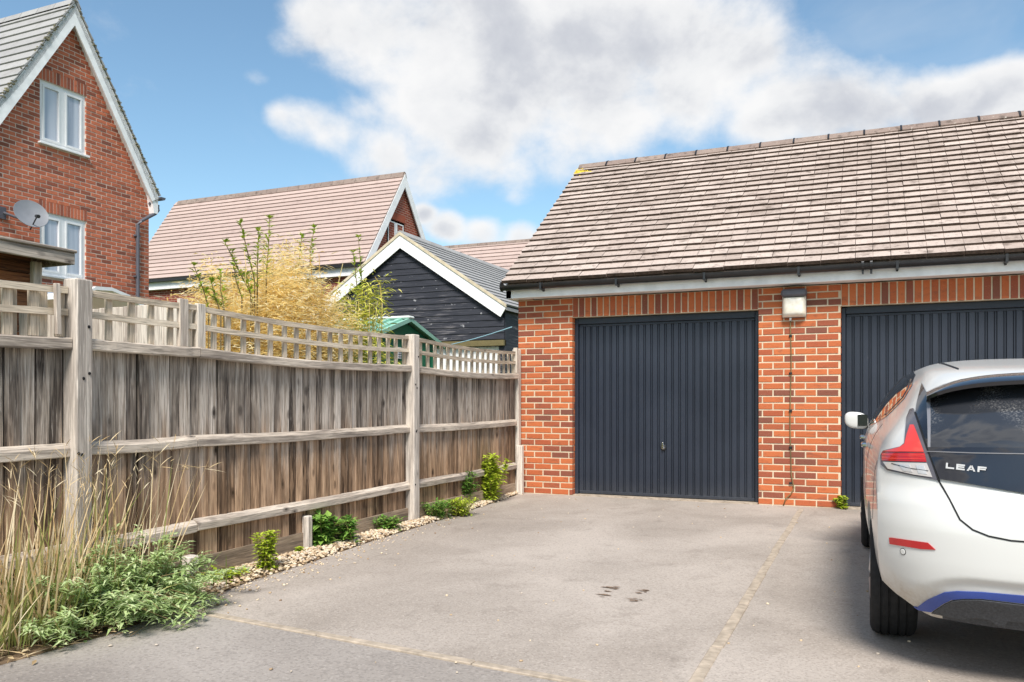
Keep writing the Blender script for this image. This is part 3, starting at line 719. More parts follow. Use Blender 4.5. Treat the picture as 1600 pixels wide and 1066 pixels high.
gg = MB(); gg.prism([(HX - 8, EVY + .04 + .06 * math.cos(a), EVZ - .02 + .06 * math.sin(a)) for a in [math.pi + math.pi * k / 8 for k in range(9)]], (8.22, 0, 0)); gg.build('gutter', M['greyplastic'], house, 'auto')
dp = MB(); py = 11.83
dp.tube([(HX + .05, py, .2), (HX + .05, py, 4.62), (HX + .06, py + .06, 4.70), (HX + .10, EVY - .05, 4.92), (HX + .10, EVY + .02, 5.0), (HX + .09, EVY + .02, 5.10)], .034, 10)
dp.tube([(HX + .09, EVY + .02, 5.09), (HX + .06, WY1 - .05, 5.10)], .03, 8)
dpo = dp.build('downpipe', M['greyplastic'], house, 'auto')
for z in (2.6, 3.6, 4.4):
    c = MB(); c.cbox((HX + .03, py, z), (.07, .12, .03)); c.build('pipe_clip', M['greyplastic'], dpo)
# satellite dish
dc = Vector((HX + .45, 9.30, 4.27))
dish = thing('satellite_dish', (HX, 9.1, 4.2), 'grey oval satellite dish on the gable wall beside the lower window', 'satellite dish')
ax = Vector((.74, -.22, .36)).normalized(); m = MB(); prof = [(.001, -.05), (.08, -.045), (.16, -.028), (.23, -.006), (.265, .008), (.268, .0), (.23, -.016), (.16, -.038), (.08, -.055), (.001, -.06)]
m.lathe(prof, dc, ax, 32); m.build('reflector', plain('grey_dish_metal', (.20, .21, .23), .45, .4, var=.08), dish, 'auto')
m = MB(); m.tube([dc - ax * .05, dc - ax * .22, (HX + .05, 9.10, 4.28)], .022, 8); m.cbox((HX + .015, 9.1, 4.28), (.03, .12, .2)); m.build('bracket', M['greyplastic'], dish)
m = MB(); lnb = dc + ax * .28 + Vector((0, 0, -.20)); m.tube([dc - ax * .05 + Vector((0, 0, -.24)), lnb], .012, 6); m.lathe([(.03, -.06), (.03, .03), (.02, .06)], lnb, -ax + Vector((0, 0, .6)), 12); m.build('receiver_arm', M['black'], dish)

# --- long house behind the bush
h2 = thing('long_roofed_house', (-18, 22, 0), 'brick house with long pinkish tiled roof and white eaves behind the dry bush', 'house')
E2Y, E2Z, R2Y, R2Z, G2X, L2X = 20.3, 5.22, 22.6, 8.42, -13.5, -23.1
m = MB(); m.box((L2X + .2, E2Y + .22, 0), (G2X - .15, E2Y + .5, 5.0)); m.build('front_wall', M['brick_far_x'], h2)
T2 = (R2Z - E2Z) / (R2Y - E2Y); b2 = 2 * R2Y - E2Y
m = MB(); m.prism([(G2X - .45, E2Y + .24, 0), (G2X - .45, b2 - .24, 0), (G2X - .45, b2 - .24, E2Z), (G2X - .45, R2Y, R2Z - .2), (G2X - .45, E2Y + .24, E2Z)], (.33, 0, 0)); m.build('gable_wall', M['brick_far_y'], h2)
m = MB(); m.prism([(L2X, E2Y, E2Z - .03), (L2X, R2Y, R2Z - .03), (L2X, b2, E2Z - .03), (L2X, b2 - .1, E2Z - .12), (L2X, R2Y, R2Z - .16), (L2X, E2Y + .1, E2Z - .12)], (G2X - L2X - .02, 0, 0)); r2 = m.build('roof', M['tile_pink'], h2)
roof_courses(r2, L2X - .1, G2X, E2Y, E2Z, R2Y, R2Z, 21, M['tile_pink'], .045)
for i in range(21):
    m = MB(); x = G2X - (i + 1) * .455; m.prism([(x, R2Y + y, R2Z + .04 + z) for y, z in [(-.14, -.16), (-.06, 0), (0, .02), (.06, 0), (.14, -.16), (0, -.04)]], (.445, 0, 0)); m.build('ridge_tile', M['tile_ridge'], r2)
m = MB(); m.box((L2X, E2Y + .06, E2Z - .34), (G2X - .02, E2Y + .10, E2Z - .06)); m.box((L2X, E2Y + .102, E2Z - .34), (G2X - .1, E2Y + .3, E2Z - .31)); m.build('fascia', M['fascia'], h2)
m = MB(); m.box((L2X, E2Y - .06, E2Z - .10), (G2X - .05, E2Y + .05, E2Z - .02)); m.build('gutter', M['black'], h2)
barge(h2, G2X - .02, R2Y, R2Z - .02, b2, E2Z - .02, .24, M['fascia'])
window_y(h2, G2X - .09, 21.7, 22.75, 5.70, 6.85, M['curtain'])
m = MB(); m.box((G2X - .12, 21.65, 6.87), (G2X - .108, 22.80, 7.09)); m.build('window_head', plain('soldier_brick', (.34, .09, .05), .9), h2)

# --- far tiled roof
h3 = thing('far_house', (-12, 33, 0), 'distant pinkish tiled roof between the black barn and the garage', 'house')
m = MB(); m.box((-18.6, 31.9, 0), (-4, 35.9, 5.2)); m.build('wall', M['brick_far_x'], h3)
m = MB(); m.prism([(-18.6, 31.4, 5.15), (-18.6, 33.8, 8.30), (-18.6, 36.2, 5.15)], (14.6, 0, 0)); r3 = m.build('roof', M['tile_pink'], h3)
roof_courses(r3, -18.7, -4, 31.35, 5.18, 33.8, 8.34, 17, M['tile_pink'], .05)
for i in range(30):
    m = MB(); x = -18.7 + i * .48; m.prism([(x, 33.8 + y, 8.38 + z) for y, z in [(-.14, -.16), (-.06, 0), (0, .02), (.06, 0), (.14, -.16), (0, -.04)]], (.465, 0, 0)); m.build('ridge_tile', M['tile_ridge'], r3)

# --- black weatherboarded barn
BY, BX, BZ, BH, BT = 16.0, -9.62, 4.93, 2.62, .668
barn = thing('weatherboarded_barn', (BX, BY, 0), 'black weatherboarded gable barn with white barge boards and grey roof', 'barn')
zE = BZ - BH * BT
n = 18; z = 2.48
i = 0
while z < BZ - .3:
    zt = z + .15
    hw0 = min(BH - .1, (BZ - .26 - z) / BT); hw1 = max(.02, min(BH - .1, (BZ - .26 - zt) / BT))
    if hw0 < .06: break
    y0, y1 = BY - .028, BY - .004
    v = [(BX - hw0, y0, z), (BX + hw0, y0, z), (BX + hw1, y1 - .008, zt), (BX - hw1, y1 - .008, zt), (BX - hw0, y1 + .01, z), (BX + hw0, y1 + .01, z), (BX + hw1, y1 + .01, zt), (BX - hw1, y1 + .01, zt)]
    m = MB(); m.add(v, [(0, 1, 2, 3), (4, 7, 6, 5), (0, 4, 5, 1), (1, 5, 6, 2), (2, 6, 7, 3), (3, 7, 4, 0)]); m.build('weatherboard', M['blackboard'], barn)
    z += .138; i += 1
m = MB(); m.prism([(BX - BH + .12, BY + .02, 2.4), (BX + BH - .12, BY + .02, 2.4), (BX + BH - .12, BY + .02, zE + .02), (BX, BY + .02, BZ - .25), (BX - BH + .12, BY + .02, zE + .02)], (0, .1, 0)); m.build('gable_frame', M['black'], barn)
m = MB(); m.box((BX - BH + .1, BY - .03, 2.34), (BX + BH - .1, BY + .1, 2.46)); m.build('beam', plain('olive_oak_beam', (.16, .13, .06), .8), barn)
m = MB(); m.box((BX - BH + .1, BY + .05, 0), (BX - BH + .25, 22.9, zE)); m.box((BX + BH - .25, BY + .05, 0), (BX + BH - .1, 22.9, zE)); m.box((BX - BH + .25, 22.7, 0), (BX + BH - .25, 22.9, zE)); m.build('side_wall', M['blackboard'], barn)
m = MB(); m.box((BX - BH + .25, BY + .12, 0), (BX + BH - .25, BY + .2, 2.34)); wdoor = m.build('white_door', M['white'], barn)
for k in range(14):
    q_ = MB(); x = BX - BH + .28 + k * .34; q_.bbox((x, BY + .09, .05), (x + .32, BY + .118, 2.32), .006); q_.build('door_board', M['white'], wdoor)
m = MB(); m.prism([(BX - BH, BY - .1, zE - .04), (BX, BY - .1, BZ - .03), (BX + BH, BY - .1, zE - .04), (BX + BH, BY - .1, zE - .10), (BX, BY - .1, BZ - .16), (BX - BH, BY - .1, zE - .10)], (0, 7.1, 0)); broof = m.build('roof', M['tile_grey'], barn)
nc = 15
for s in (-1, 1):
    S = Vector((-s * BH, 0, BZ - zE)); L = S.length; S.normalize(); NN = Vector((s * S.z, 0, abs(S.x)))
    for k in range(nc):
        a = Vector((BX + s * BH, BY - .12, zE)) + S * (L * k / nc); b = a + S * (L / nc + .03)
        m = MB(); m.prism([a, a + NN * .035, b + NN * .008, b], (0, 7.1, 0)); m.build('tile_course', M['tile_grey'], broof)
for k in range(16):
    m = MB(); y = BY - .13 + k * .45; m.prism([(BX + x, y, BZ + .045 + z) for x, z in [(-.14, -.10), (-.06, 0), (0, .015), (.06, 0), (.14, -.10), (0, -.02)]], (0, .44, 0)); m.build('ridge_tile', M['tile_grey'], broof)
for s in (-1, 1):
    d = Vector((s * BH, 0, zE - BZ)); a = Vector((BX, BY - .12, BZ - .03)); b = a + d; dn_ = d.normalized(); inn_ = Vector((-s * abs(dn_.z), 0, -abs(dn_.x)))
    m = MB(); m.prism([a, b, b + inn_ * .25, a - Vector((0, 0, .25 / abs(dn_.x)))], (0, .025, 0)); m.build('barge_board', M['fascia'], barn)
    m = MB(); m.prism([a + Vector((0, -.02, .06)), b + Vector((0, -.02, .06)), b + Vector((0, -.02, -.01)), a + Vector((0, -.02, -.01))], (0, .05, 0)); m.build('verge_mortar', M['sandmortar'], barn)

# --- green metal shed
GX, GR, GZ = -5.2, 8.72, 2.14
gs = thing('metal_shed', (GX - 1, GR, 0), 'small green metal shed with ribbed pale green roof behind the trellis', 'shed')
green = plain('green_shed_metal', (.02, .16, .085), .45, .4, var=.1); pgreen = plain('pale_green_shed_roof', (.26, .50, .40), .45, .4, var=.1)
GE = .88
m = MB(); m.prism([(GX - 2, GR - .80, 0), (GX - 2, GR + .80, 0), (GX - 2, GR + .80, 1.88), (GX - 2, GR, GZ - .03), (GX - 2, GR - .80, 1.88)], (2, 0, 0)); m.build('body', green, gs)
for k in range(6):
    q_ = MB(); y = GR - .7 + k * .27; q_.bbox((GX - .001, y, .1), (GX + .014, y + .13, 1.80), .004); q_.build('wall_rib', green, gs)
for s in (-1, 1):
    m = MB(); a = Vector((GX - 2.08, GR, GZ)); b = Vector((GX - 2.08, GR + s * GE, 1.86)); m.prism([a, b, b + Vector((0, 0, .02)), a + Vector((0, 0, .02))], (2.14, 0, 0)); rf = m.build('roof_sheet', pgreen, gs)
    for k in range(12):
        x = GX - 2.0 + k * .175
        q_ = MB(); q_.prism([(x, GR, GZ + .018), (x, GR + s * GE, 1.878), (x, GR + s * GE, 1.905), (x, GR, GZ + .045)], (.06, 0, 0)); q_.build('roof_rib', pgreen, rf)
    m = MB(); a = Vector((GX + .05, GR, GZ + .035)); b = Vector((GX + .05, GR + s * GE, 1.895)); m.prism([a, b, b - Vector((0, 0, .05)), a - Vector((0, 0, .05))], (.03, 0, 0)); m.build('verge_trim', pgreen, gs)
m = MB(); m.bbox((GX - 2.1, GR - .07, GZ + .015), (GX + .09, GR + .07, GZ + .055), .015); m.build('ridge_cap', plain('pale_ridge_cap', (.62, .66, .62), .5), gs)
for k in range(3):
    y = GR - .22 + k * .13
    m = MB(); m.bbox((GX + .012, y, 1.66), (GX + .022, y + .085, 1.80), .003)
    vv = m.build('vent', M['white'], gs)
    for j in range(4):
        q_ = MB(); q_.box((GX + .022, y + .01, 1.68 + j * .03), (GX + .026, y + .075, 1.69 + j * .03)); q_.build('louvre', M['greyplastic'], vv)
wl_ = MB(); p0 = Vector((-3.99, 9.75, 2.05)); p1 = Vector((GX + .02, 9.52, 1.86))
p0 = atX(800, 511, -4.0)
wl_.tube([p0.lerp(p1, t / 8) - Vector((0, 0, .02 * math.sin(math.pi * t / 8))) for t in range(9)], .006, 6)
tag(wl_.build('washing_line', plain('pale_blue_cord', (.30, .50, .58), .6)), 'pale blue washing line stretched from the garage wall to the green shed', 'washing line')

# --- timber shed roof at the left edge
ts = thing('timber_shed', (-6.4, 3.2, 0), 'brown timber shed with flat grey edged roof at the left edge', 'shed')
sy = 4.27
for k in range(15):
    m = MB(); z = .05 + k * .147; m.bbox((-5.80, 1.0, z), (-5.775 + random.uniform(0, .008), sy - .06, z + .143), .004); m.build('cladding_board', M['shedwood'], ts)
m = MB(); m.bbox((-5.80, sy - .07, 0), (-5.73, sy + .0, 2.2), .005); m.build('corner_post', M['wood_z'], ts)
m = MB(); m.box((-8, 1.0, 0), (-5.81, sy - .05, 2.2)); m.build('body', M['shedwood'], ts)
m = MB(); m.bbox((-8.1, .8, 2.272), (-5.50, sy + .12, 2.295), .006); m.build('roof_sheet', M['wood_y'], ts)
m = MB(); m.bbox((-5.545, .8, 2.185), (-5.515, sy + .11, 2.27), .005); m.build('roof_edge_board', M['wood_y'], ts)
m = MB(); m.bbox((-8.1, sy + .07, 2.185), (-5.55, sy + .11, 2.27), .005); m.build('roof_end_board', M['wood_y'], ts)

# --- conservatory on the tall house
cv = thing('conservatory', (-11.6, 9.6, 0), 'low white conservatory with curved glazed roof against the tall house', 'conservatory')
gl = glass_dark('conservatory_glazing', (.30, .36, .46), .08)
cpts = [(8.36, 2.70), (8.52, 2.82), (8.8, 2.84), (9.1, 2.77), (9.45, 2.62), (9.9, 2.36)]
m = MB(); m.prism([(-12.9, y, z) for y, z in cpts] + [(-12.9, y, z - .05) for y, z in reversed(cpts)], (2.6, 0, 0)); m.build('roof', M['white'], cv)
for k in range(5):
    (ya, za), (yb, zb) = cpts[k], cpts[k + 1]
    m = MB(); m.prism([(-12.7, ya + .04, za - .002), (-12.7, yb - .04, zb - .002), (-12.7, yb - .04, zb + .014), (-12.7, ya + .04, za + .014)], (2.2, 0, 0)); m.build('roof_pane', gl, cv)
m = MB(); m.box((-10.42, 8.4, 2.14), (-10.36, 9.9, 2.30)); m.box((-10.42, 8.4, 1.2), (-10.36, 9.9, 1.34)); m.build('frame', M['white'], cv)
for k in range(5):
    y = 8.4 + k * .36; q_ = MB(); q_.box((-10.42, y, 1.34), (-10.365, y + .07, 2.1)); q_.build('mullion', M['white'], cv)
    if k < 4: q_ = MB(); q_.box((-10.40, y + .07, 1.34), (-10.385, y + .36, 2.1)); q_.build('pane', gl, cv)
m = MB(); m.box((-12.9, 8.4, 0), (-10.43, 9.85, 1.2)); m.build('base_wall', M['brick_far_y'], cv)

# ------------------------------------------------------------------ timber fence
fence = thing('timber_fence', (-3.95, 5, 0), 'weathered grey close-board timber fence topped with trellis', 'fence')
XB = -3.968                                  # front face of the boards
BAYS = [(.55, 3.13), (3.13, 3.98), (3.98, 6.70), (6.70, 9.27)]
bm_b = MB(); w = .0755
bm_b.add([(0, 0, 0), (0, w, 0), (0, w, 1), (0, 0, 1), (-.016, 0, 0), (-.007, w, 0), (-.007, w, 1), (-.016, 0, 1)], [(0, 1, 2, 3), (4, 7, 6, 5), (0, 4, 5, 1), (1, 5, 6, 2), (2, 6, 7, 3), (3, 7, 4, 0)])
bme = bm_b.mesh('board', M['board'])
y = .55; k = 0
while y < 9.26:
    step = random.uniform(.078, .085)
    m = T(XB + (.006 if k % 2 else 0) + random.uniform(-.0015, .0015), y, .13 + random.uniform(-.01, .01)) @ RZ(R(-4) + random.uniform(-.05, .04)) @ RX(random.uniform(-.006, .006)) @ Matrix.Diagonal((1, 1, 1.32, 1))
    inst('board', bme, fence, m); y += step; k += 1
m = MB(); m.box((XB - .034, .5, .12), (XB - .026, 9.27, 1.44)); m.build('board_backing', M['darkrubber'], fence)
def sweep_y(prof, y0, y1, zf, jit=.003, n=10):
    """profile (x,z) swept along Y, height from zf(y), slightly uneven like sawn timber"""
    mb = MB(); v = []; f = []; q_ = len(prof)
    for i in range(n + 1):
        yy = y0 + (y1 - y0) * i / n; dx, dz = random.uniform(-jit, jit), random.uniform(-jit, jit) * .7
        for x, z in prof: v.append((x + dx, yy, zf(yy) + z + dz))
    for i in range(n):
        for j in range(q_): f.append((i * q_ + j, i * q_ + (j + 1) % q_, (i + 1) * q_ + (j + 1) % q_, (i + 1) * q_ + j))
    f += [tuple(range(q_)), tuple(range(n * q_, n * q_ + q_))[::-1]]
    return mb.add(v, f)
ARR = [(XB + .008, -.036), (XB + .046, -.036), (XB + .050, -.031), (XB + .051, .012), (XB + .026, .036), (XB + .008, .040)]
CAP = [(XB - .02, -.03), (XB + .066, -.034), (XB + .072, -.026), (XB + .072, .022), (XB + .064, .030), (XB - .02, .034)]
for i, (a, b) in enumerate(BAYS):
    a2 = a + (.0 if i == 2 else .052); b2_ = b - (.0 if i == 1 else .052)
    if i == 1: b2_ += .012
    if i == 2: a2 += .018
    mid = (a + b) / 2; half = (b - a) / 2
    for zz in (.885, .348):
        dz0 = random.uniform(-.008, .008) + (.012 if i == 2 else 0)
        sweep_y(ARR, a2, b2_, lambda yy, zz=zz, dz0=dz0: zz + dz0 - .010 * (1 - ((yy - mid) / half) ** 2)).build('rail', M['wood_y'], fence)
    sag = .028 if half > 1 else .004; dz0 = 0 if i != 3 else -.005
    zt = lambda yy: 1.462 + dz0 - sag * (1 - ((yy - mid) / half) ** 2)
    sweep_y(CAP, a2, b2_, zt, .003, 14).build('cap_rail', M['wood_y'], fence)
    gb = sweep_y([(XB + .006, .0), (XB + .03, 0), (XB + .03, .15), (XB + .006, .15)], a2, b2_, lambda yy: -.01 + random.uniform(0, .004), .002); gb.build('gravel_board', M['gravelboard'], fence)
    # trellis on top of each bay
    zr = lambda yy, h: zt(yy) + h
    xt = XB + .028
    sec = [(xt - .010, -.018), (xt + .012, -.018), (xt + .012, .018), (xt - .010, .018)]
    tr = sweep_y(sec, a2, b2_, lambda yy: zr(yy, .285), .002, 12).build('trellis', M['trellis_y'], fence)
    sweep_y(sec, a2, b2_, lambda yy: zr(yy, .165), .002, 12).build('trellis_rail', M['trellis_y'], tr)
    n = max(3, round((b2_ - a2) / .148))
    for j in range(n + 1):
        yy = a2 + .03 + (b2_ - a2 - .06) * j / n + random.uniform(-.008, .008)
        s = MB(); wv = .019 if i else .026
        s.bbox((xt - .034, yy - wv, zt(yy) + .034), (xt - .0115, yy + wv, zr(yy, .285) + .012), .002, None); s.build('slat', M['trellis_z'], tr)
    if i == 0:
        for yy in (2.80, 2.97):
            s = MB(); s.bbox((xt - .060, yy - .024, zt(yy) + .034), (xt - .036, yy + .024, zr(yy, .285)), .002); s.build('slat', M['trellis_z'], tr)
def post(y, x=-3.925, h=1.78, s=.105, name='post', z0=-.1):
    m = MB(); b = T(x, y, 0) @ RZ(random.uniform(-.04, .04)) @ RX(random.uniform(-.006, .006))
    m.bbox((-s / 2, -s / 2, z0), (s / 2, s / 2, h), .008, b); return m.build(name, M['wood_z'], fence)
post(.55); post(3.13, h=1.81); post(6.70, h=1.775); post(9.31, x=-3.965, h=1.785, s=.085)
post(9.27, x=-3.90, h=.60, s=.075, name='repair_spur'); post(5.12, x=-3.925, h=.27, s=.06, name='stub_post')
post(3.99, x=-4.04, h=1.50, s=.09); post(3.93, x=-3.93, h=.17, s=.09, name='stub_post')
for yy, hh in ((3.885, .30), (4.03, .285)):
    m = MB(); m.bbox((XB + .02, yy - .034, 1.49), (XB + .05, yy + .034, 1.49 + hh), .003); m.build('trellis_end_batten', M['palewood'], fence)
m = MB(); m.bbox((-.012, -.014, 1.50), (.012, .014, 1.77), .003, T(XB + .06, 3.055, 0) @ RX(R(2.0)) ); m.build('trellis_end_batten', M['palewood'], fence)
m = MB(); m.bbox((XB + .01, 9.19, 1.49), (XB + .06, 9.235, 1.80), .003); m.build('trellis_end_batten', M['palewood'], fence)
# knots and nail heads on the posts
for y in (3.13, 6.70):
    for z in (1.55, 1.30, 1.29, .86, .87, .36):
        m = MB(); m.lathe([(.009, 0), (.008, .003), (.003, .004)], (-3.872, y + random.uniform(-.035, .035), z + random.uniform(-.02, .02)), (1, 0, 0), 10); m.build('nail_head', M['darkrubber'], fence)
# dividing fence in the garden behind
df = thing('garden_divider_fence', (-6, 4.12, 0), 'pale boarded fence behind the trellis dividing two gardens', 'fence')
x = -4.10
while x > -9.2:
    m = MB(); m.bbox((x - .118, 4.11 + random.uniform(0, .006), .05), (x, 4.135, 1.80 + random.uniform(-.008, .008)), .003); m.build('board', M['palewood'], df); x -= .122
m = MB(); m.bbox((-9.2, 4.137, 1.45), (-4.05, 4.18, 1.53), .004); m.build('rail', M['palewood'], df)

# ------------------------------------------------------------------ gravel, litter
def edge_x(y):
    for (x0, y0), (x1, y1) in zip(EDGE, EDGE[1:]):
        if y0 <= y <= y1: return x0 + (x1 - x0) * (y - y0) / (y1 - y0)
    return -3.5
ICO = None
bmi = bmesh.new(); bmesh.ops.create_icosphere(bmi, subdivisions=1, radius=1); bmi.verts.index_update()
IV = [v.co.copy() for v in bmi.verts]; IF = [tuple(v.index for v in f.verts) for f in bmi.faces]; bmi.free()
def pebbles(name, spots, smin, smax, mat, label=None):
    mb = MB()
    for p in spots:
        s = random.uniform(smin, smax); m = Matrix.Translation(p) @ RZ(random.random() * 6.3) @ RX(random.uniform(-.5, .5)) @ Matrix.Diagonal((s * random.uniform(.8, 1.4), s, s * random.uniform(.45, .8), 1))
        mb.add([m @ (v * random.uniform(.8, 1.15)) for v in IV], IF)
    return tag(mb.build(name, mat, None, 'all', False), kind='stuff')
spots = []
for i in range(4000):
    y = random.uniform(3.7, 9.3); a, b = -3.955, edge_x(y) - .01
    if y < 4.4 and random.random() < .35: continue
    x = random.uniform(a, b + abs(random.gauss(0, .012))); hgt = .028 * (1 - ((x - (a + b) / 2) / ((b - a) / 2 + .03)) ** 2)
    spots.append(Vector((x, y, max(0, hgt) + random.uniform(-.004, .008))))
pebbles('gravel', spots, .008, .017, M['pebble'])
spots = []
for i in range(330):
    y = 3.3 + abs(random.gauss(0, 2.2))
    if y > 9.2: continue
    spots.append(Vector((edge_x(y) + abs(random.gauss(0, .16)), y, .004)))
for i in range(140): spots.append(Vector((random.uniform(-3.3, 1.5), random.uniform(2.2, 9.2), .003)))
pebbles('loose_stones', spots, .003, .010, M['pebble'])
for px, py, s in ((377, 946, .016), (440, 944, .013), (595, 1050, .02)):
    p = ground(px, py)
lt = MB()
for i in range(1500):
    y = random.uniform(1.2, 4.0) if random.random() < .8 else random.uniform(3.6, 4.5); x = random.uniform(-3.95, edge_x(y) + .03)
    if random.random() < .10: x += random.uniform(0, .2)
    L = random.uniform(.015, .05) if random.random() < .6 else random.uniform(.06, .2); ww = random.uniform(.003, .008) if L > .05 else L * .4
    m = T(x, y, .006 + random.uniform(0, .03)) @ RZ(random.random() * 6.3) @ RX(random.uniform(-.3, .3)) @ RY(random.uniform(-.25, .25))
    lt.add([m @ Vector(p) for p in ((-L / 2, 0, 0), (0, -ww / 2, .003), (L / 2, 0, 0), (0, ww / 2, .003))], [(0, 1, 2, 3)])
tag(lt.build('leaf_litter', M['litter'], fix=False), kind='stuff')

# ------------------------------------------------------------------ plants
def blade(mb, p, d, L, w, droop=.3, seg=3):
    d = Vector(d).normalized(); side = d.cross(Vector((0, 0, 1)))
    if side.length < .05: side = Vector((1, 0, 0))
    side.normalize(); a = random.uniform(-1, 1); side = (side * math.cos(a) + d.cross(side) * math.sin(a))
    v = [p]; f = []; q_ = Vector(p); dd = d.copy()
    for i in range(1, seg + 1):
        dd = (dd + Vector((0, 0, -droop / seg))).normalized(); q_ = q_ + dd * (L / seg)
        if i == seg: v.append(q_)
        else:
            ww = w * (1.0 if i < seg - 1 or seg == 2 else .7) / 2
            v += [q_ - side * ww, q_ + side * ww]
    n = len(v)
    f.append((0, 1, 2))
    for i in range(1, seg - 1): f.append((2 * i - 1, 2 * i + 1, 2 * i + 2, 2 * i))
    f.append((n - 3, n - 1, n - 2)); mb.add(v, f)
def leaf(mb, p, d, L, w, fold=.25, droop=.25):
    d = Vector(d).normalized(); s = d.cross(Vector((0, 0, 1)))
    if s.length < .05: s = Vector((1, 0, 0))
    s.normalize(); u = s.cross(d); mid = p + d * L * .45 - Vector((0, 0, droop * L * .2)); tip = p + d * L - Vector((0, 0, droop * L))
    mb.add([p, mid - s * w / 2 + u * fold * w, mid, mid + s * w / 2 + u * fold * w, tip], [(0, 2, 1), (0, 3, 2), (1, 2, 4), (2, 3, 4)])
def rdir(up=.3):
    a = random.random() * 6.283; return Vector((math.cos(a), math.sin(a), up + random.uniform(-.25, .35)))
# dry bamboo bush behind the fence
bush = thing('dry_bamboo_bush', (-5.2, 6.3, 0), 'straw coloured dry bamboo bush rising behind the trellis', 'bush')
mb = MB(); C = Vector((-5.2, 6.28, 1.72)); rad = Vector((.62, .98, .74))
for c in range(430):
    while True:
        v = Vector([random.uniform(-1, 1) for _ in range(3)])
        if .25 < v.length < 1: break
    base = Vector((C.x + v.x * rad.x, C.y + v.y * rad.y, C.z + v.z * rad.z * (1 + .25 * math.sin(v.y * 7 + v.x * 3))))
    for k in range(100):
        p = base + Vector([random.gauss(0, .095) for _ in range(3)])
        blade(mb, p, rdir(.25) + Vector((v.x, v.y, 0)) * .3, random.uniform(.05, .13), random.uniform(.007, .014), random.uniform(.0, .9), 2)
for k in range(60):
    p = Vector((C.x + random.uniform(-.3, .3), 6.33 + random.gauss(0, .16), 2.1)); h = random.uniform(.25, .62)
    for j in range(14): blade(mb, p + Vector((random.gauss(0, .02), random.gauss(0, .03), h * j / 14)), rdir(.8), random.uniform(.05, .11), .009, .6)
mb.build('dry_leaves', M['straw'], bush, fix=False)
sm = MB()
for k in range(46):
    a = Vector((-5.2 + random.gauss(0, .22), 6.3 + random.gauss(0, .4), 0)); b = Vector((a.x + random.gauss(0, .25), a.y + random.gauss(0, .3), random.uniform(1.9, 2.6)))
    sm.tube([a, a.lerp(b, .6) + Vector((random.gauss(0, .04), random.gauss(0, .04), 0)), b], [.008, .006, .003], 5, False)
sm.build('canes', M['straw'], bush, fix=False)
bk_ = thing('leafy_bamboo', (-4.95, 7.35, 0), 'lime green bamboo hanging in front of the black barn', 'bamboo')
mb = MB()
for c in range(150):
    v = Vector((random.gauss(0, .15), random.gauss(0, .17), random.uniform(-.7, .62))); base = Vector((-4.92, 7.33, 1.78)) + v; base.y -= .12 * max(0, -v.z)
    for k in range(22): blade(mb, base + Vector([random.gauss(0, .06) for _ in range(3)]), rdir(.0), random.uniform(.06, .14), random.uniform(.009, .017), random.uniform(.3, 1.0))
mb.build('leaves', M['bambo'], bk_, fix=False)
sm = MB()
for k in range(12): sm.tube([(-4.92 + random.gauss(0, .1), 7.33 + random.gauss(0, .1), 0), (-4.92 + random.gauss(0, .12), 7.33 + random.gauss(0, .12), 2.2)], [.008, .003], 5, False)
a = atX(592, 432, -4.9); sm.tube([atX(596, 545, -4.9), atX(597, 480, -4.9), atX(594, 445, -4.9), atX(586, 433, -4.9)], [.006, .006, .008, .003], 5)
sm.build('canes', M['straw'], bk_, fix=False)
def shoots(name, label, tops, X, spread, n_leaf, mat):
    t = thing(name, (X, 6, 0), label, 'shrub'); lf = MB(); st = MB()
    for (tx, ty, bx, by) in tops:
        xx = X + random.uniform(-spread, spread); a = atX(bx, by, xx); b = atX(tx, ty, xx); root = Vector((a.x, a.y, 0))
        mid = a.lerp(b, .5) + Vector((0, random.gauss(0, .015), 0))
        st.tube([root, a, mid, b], [.007, .006, .005, .003], 5, False)
        n = int((b - a).length / .026)
        for i in range(n):
            p = a.lerp(b, i / n); cnt = 3 if i > n * .35 else 2
            if random.random() < .2: continue
            for _ in range(cnt): leaf(lf, p + Vector([random.gauss(0, .006) for _ in range(3)]), rdir(.75), random.uniform(.045, .09), random.uniform(.018, .03))
        for _ in range(10): leaf(lf, b, rdir(1.0), random.uniform(.05, .08), .024)
    lf.build('leaves', mat, t, fix=False); st.build('stems', M['stem'], t, fix=False)
shoots('green_shrub', 'upright green leafy shoots at the left of the dry bush', [(303, 416, 326, 482), (352, 380, 392, 460), (376, 350, 398, 440), (404, 362, 402, 450), (330, 440, 345, 490), (345, 425, 350, 480), (322, 455, 360, 495), (365, 415, 378, 465), (385, 430, 395, 475)], -5.0, .12, 20, M['shoot'])
shoots('green_shrub', 'thin green shoots standing up above the dry bush', [(421, 342, 416, 430), (472, 370, 465, 430), (491, 357, 484, 425), (560, 372, 566, 470), (552, 395, 560, 470)], -5.15, .1, 20, M['shoot'])

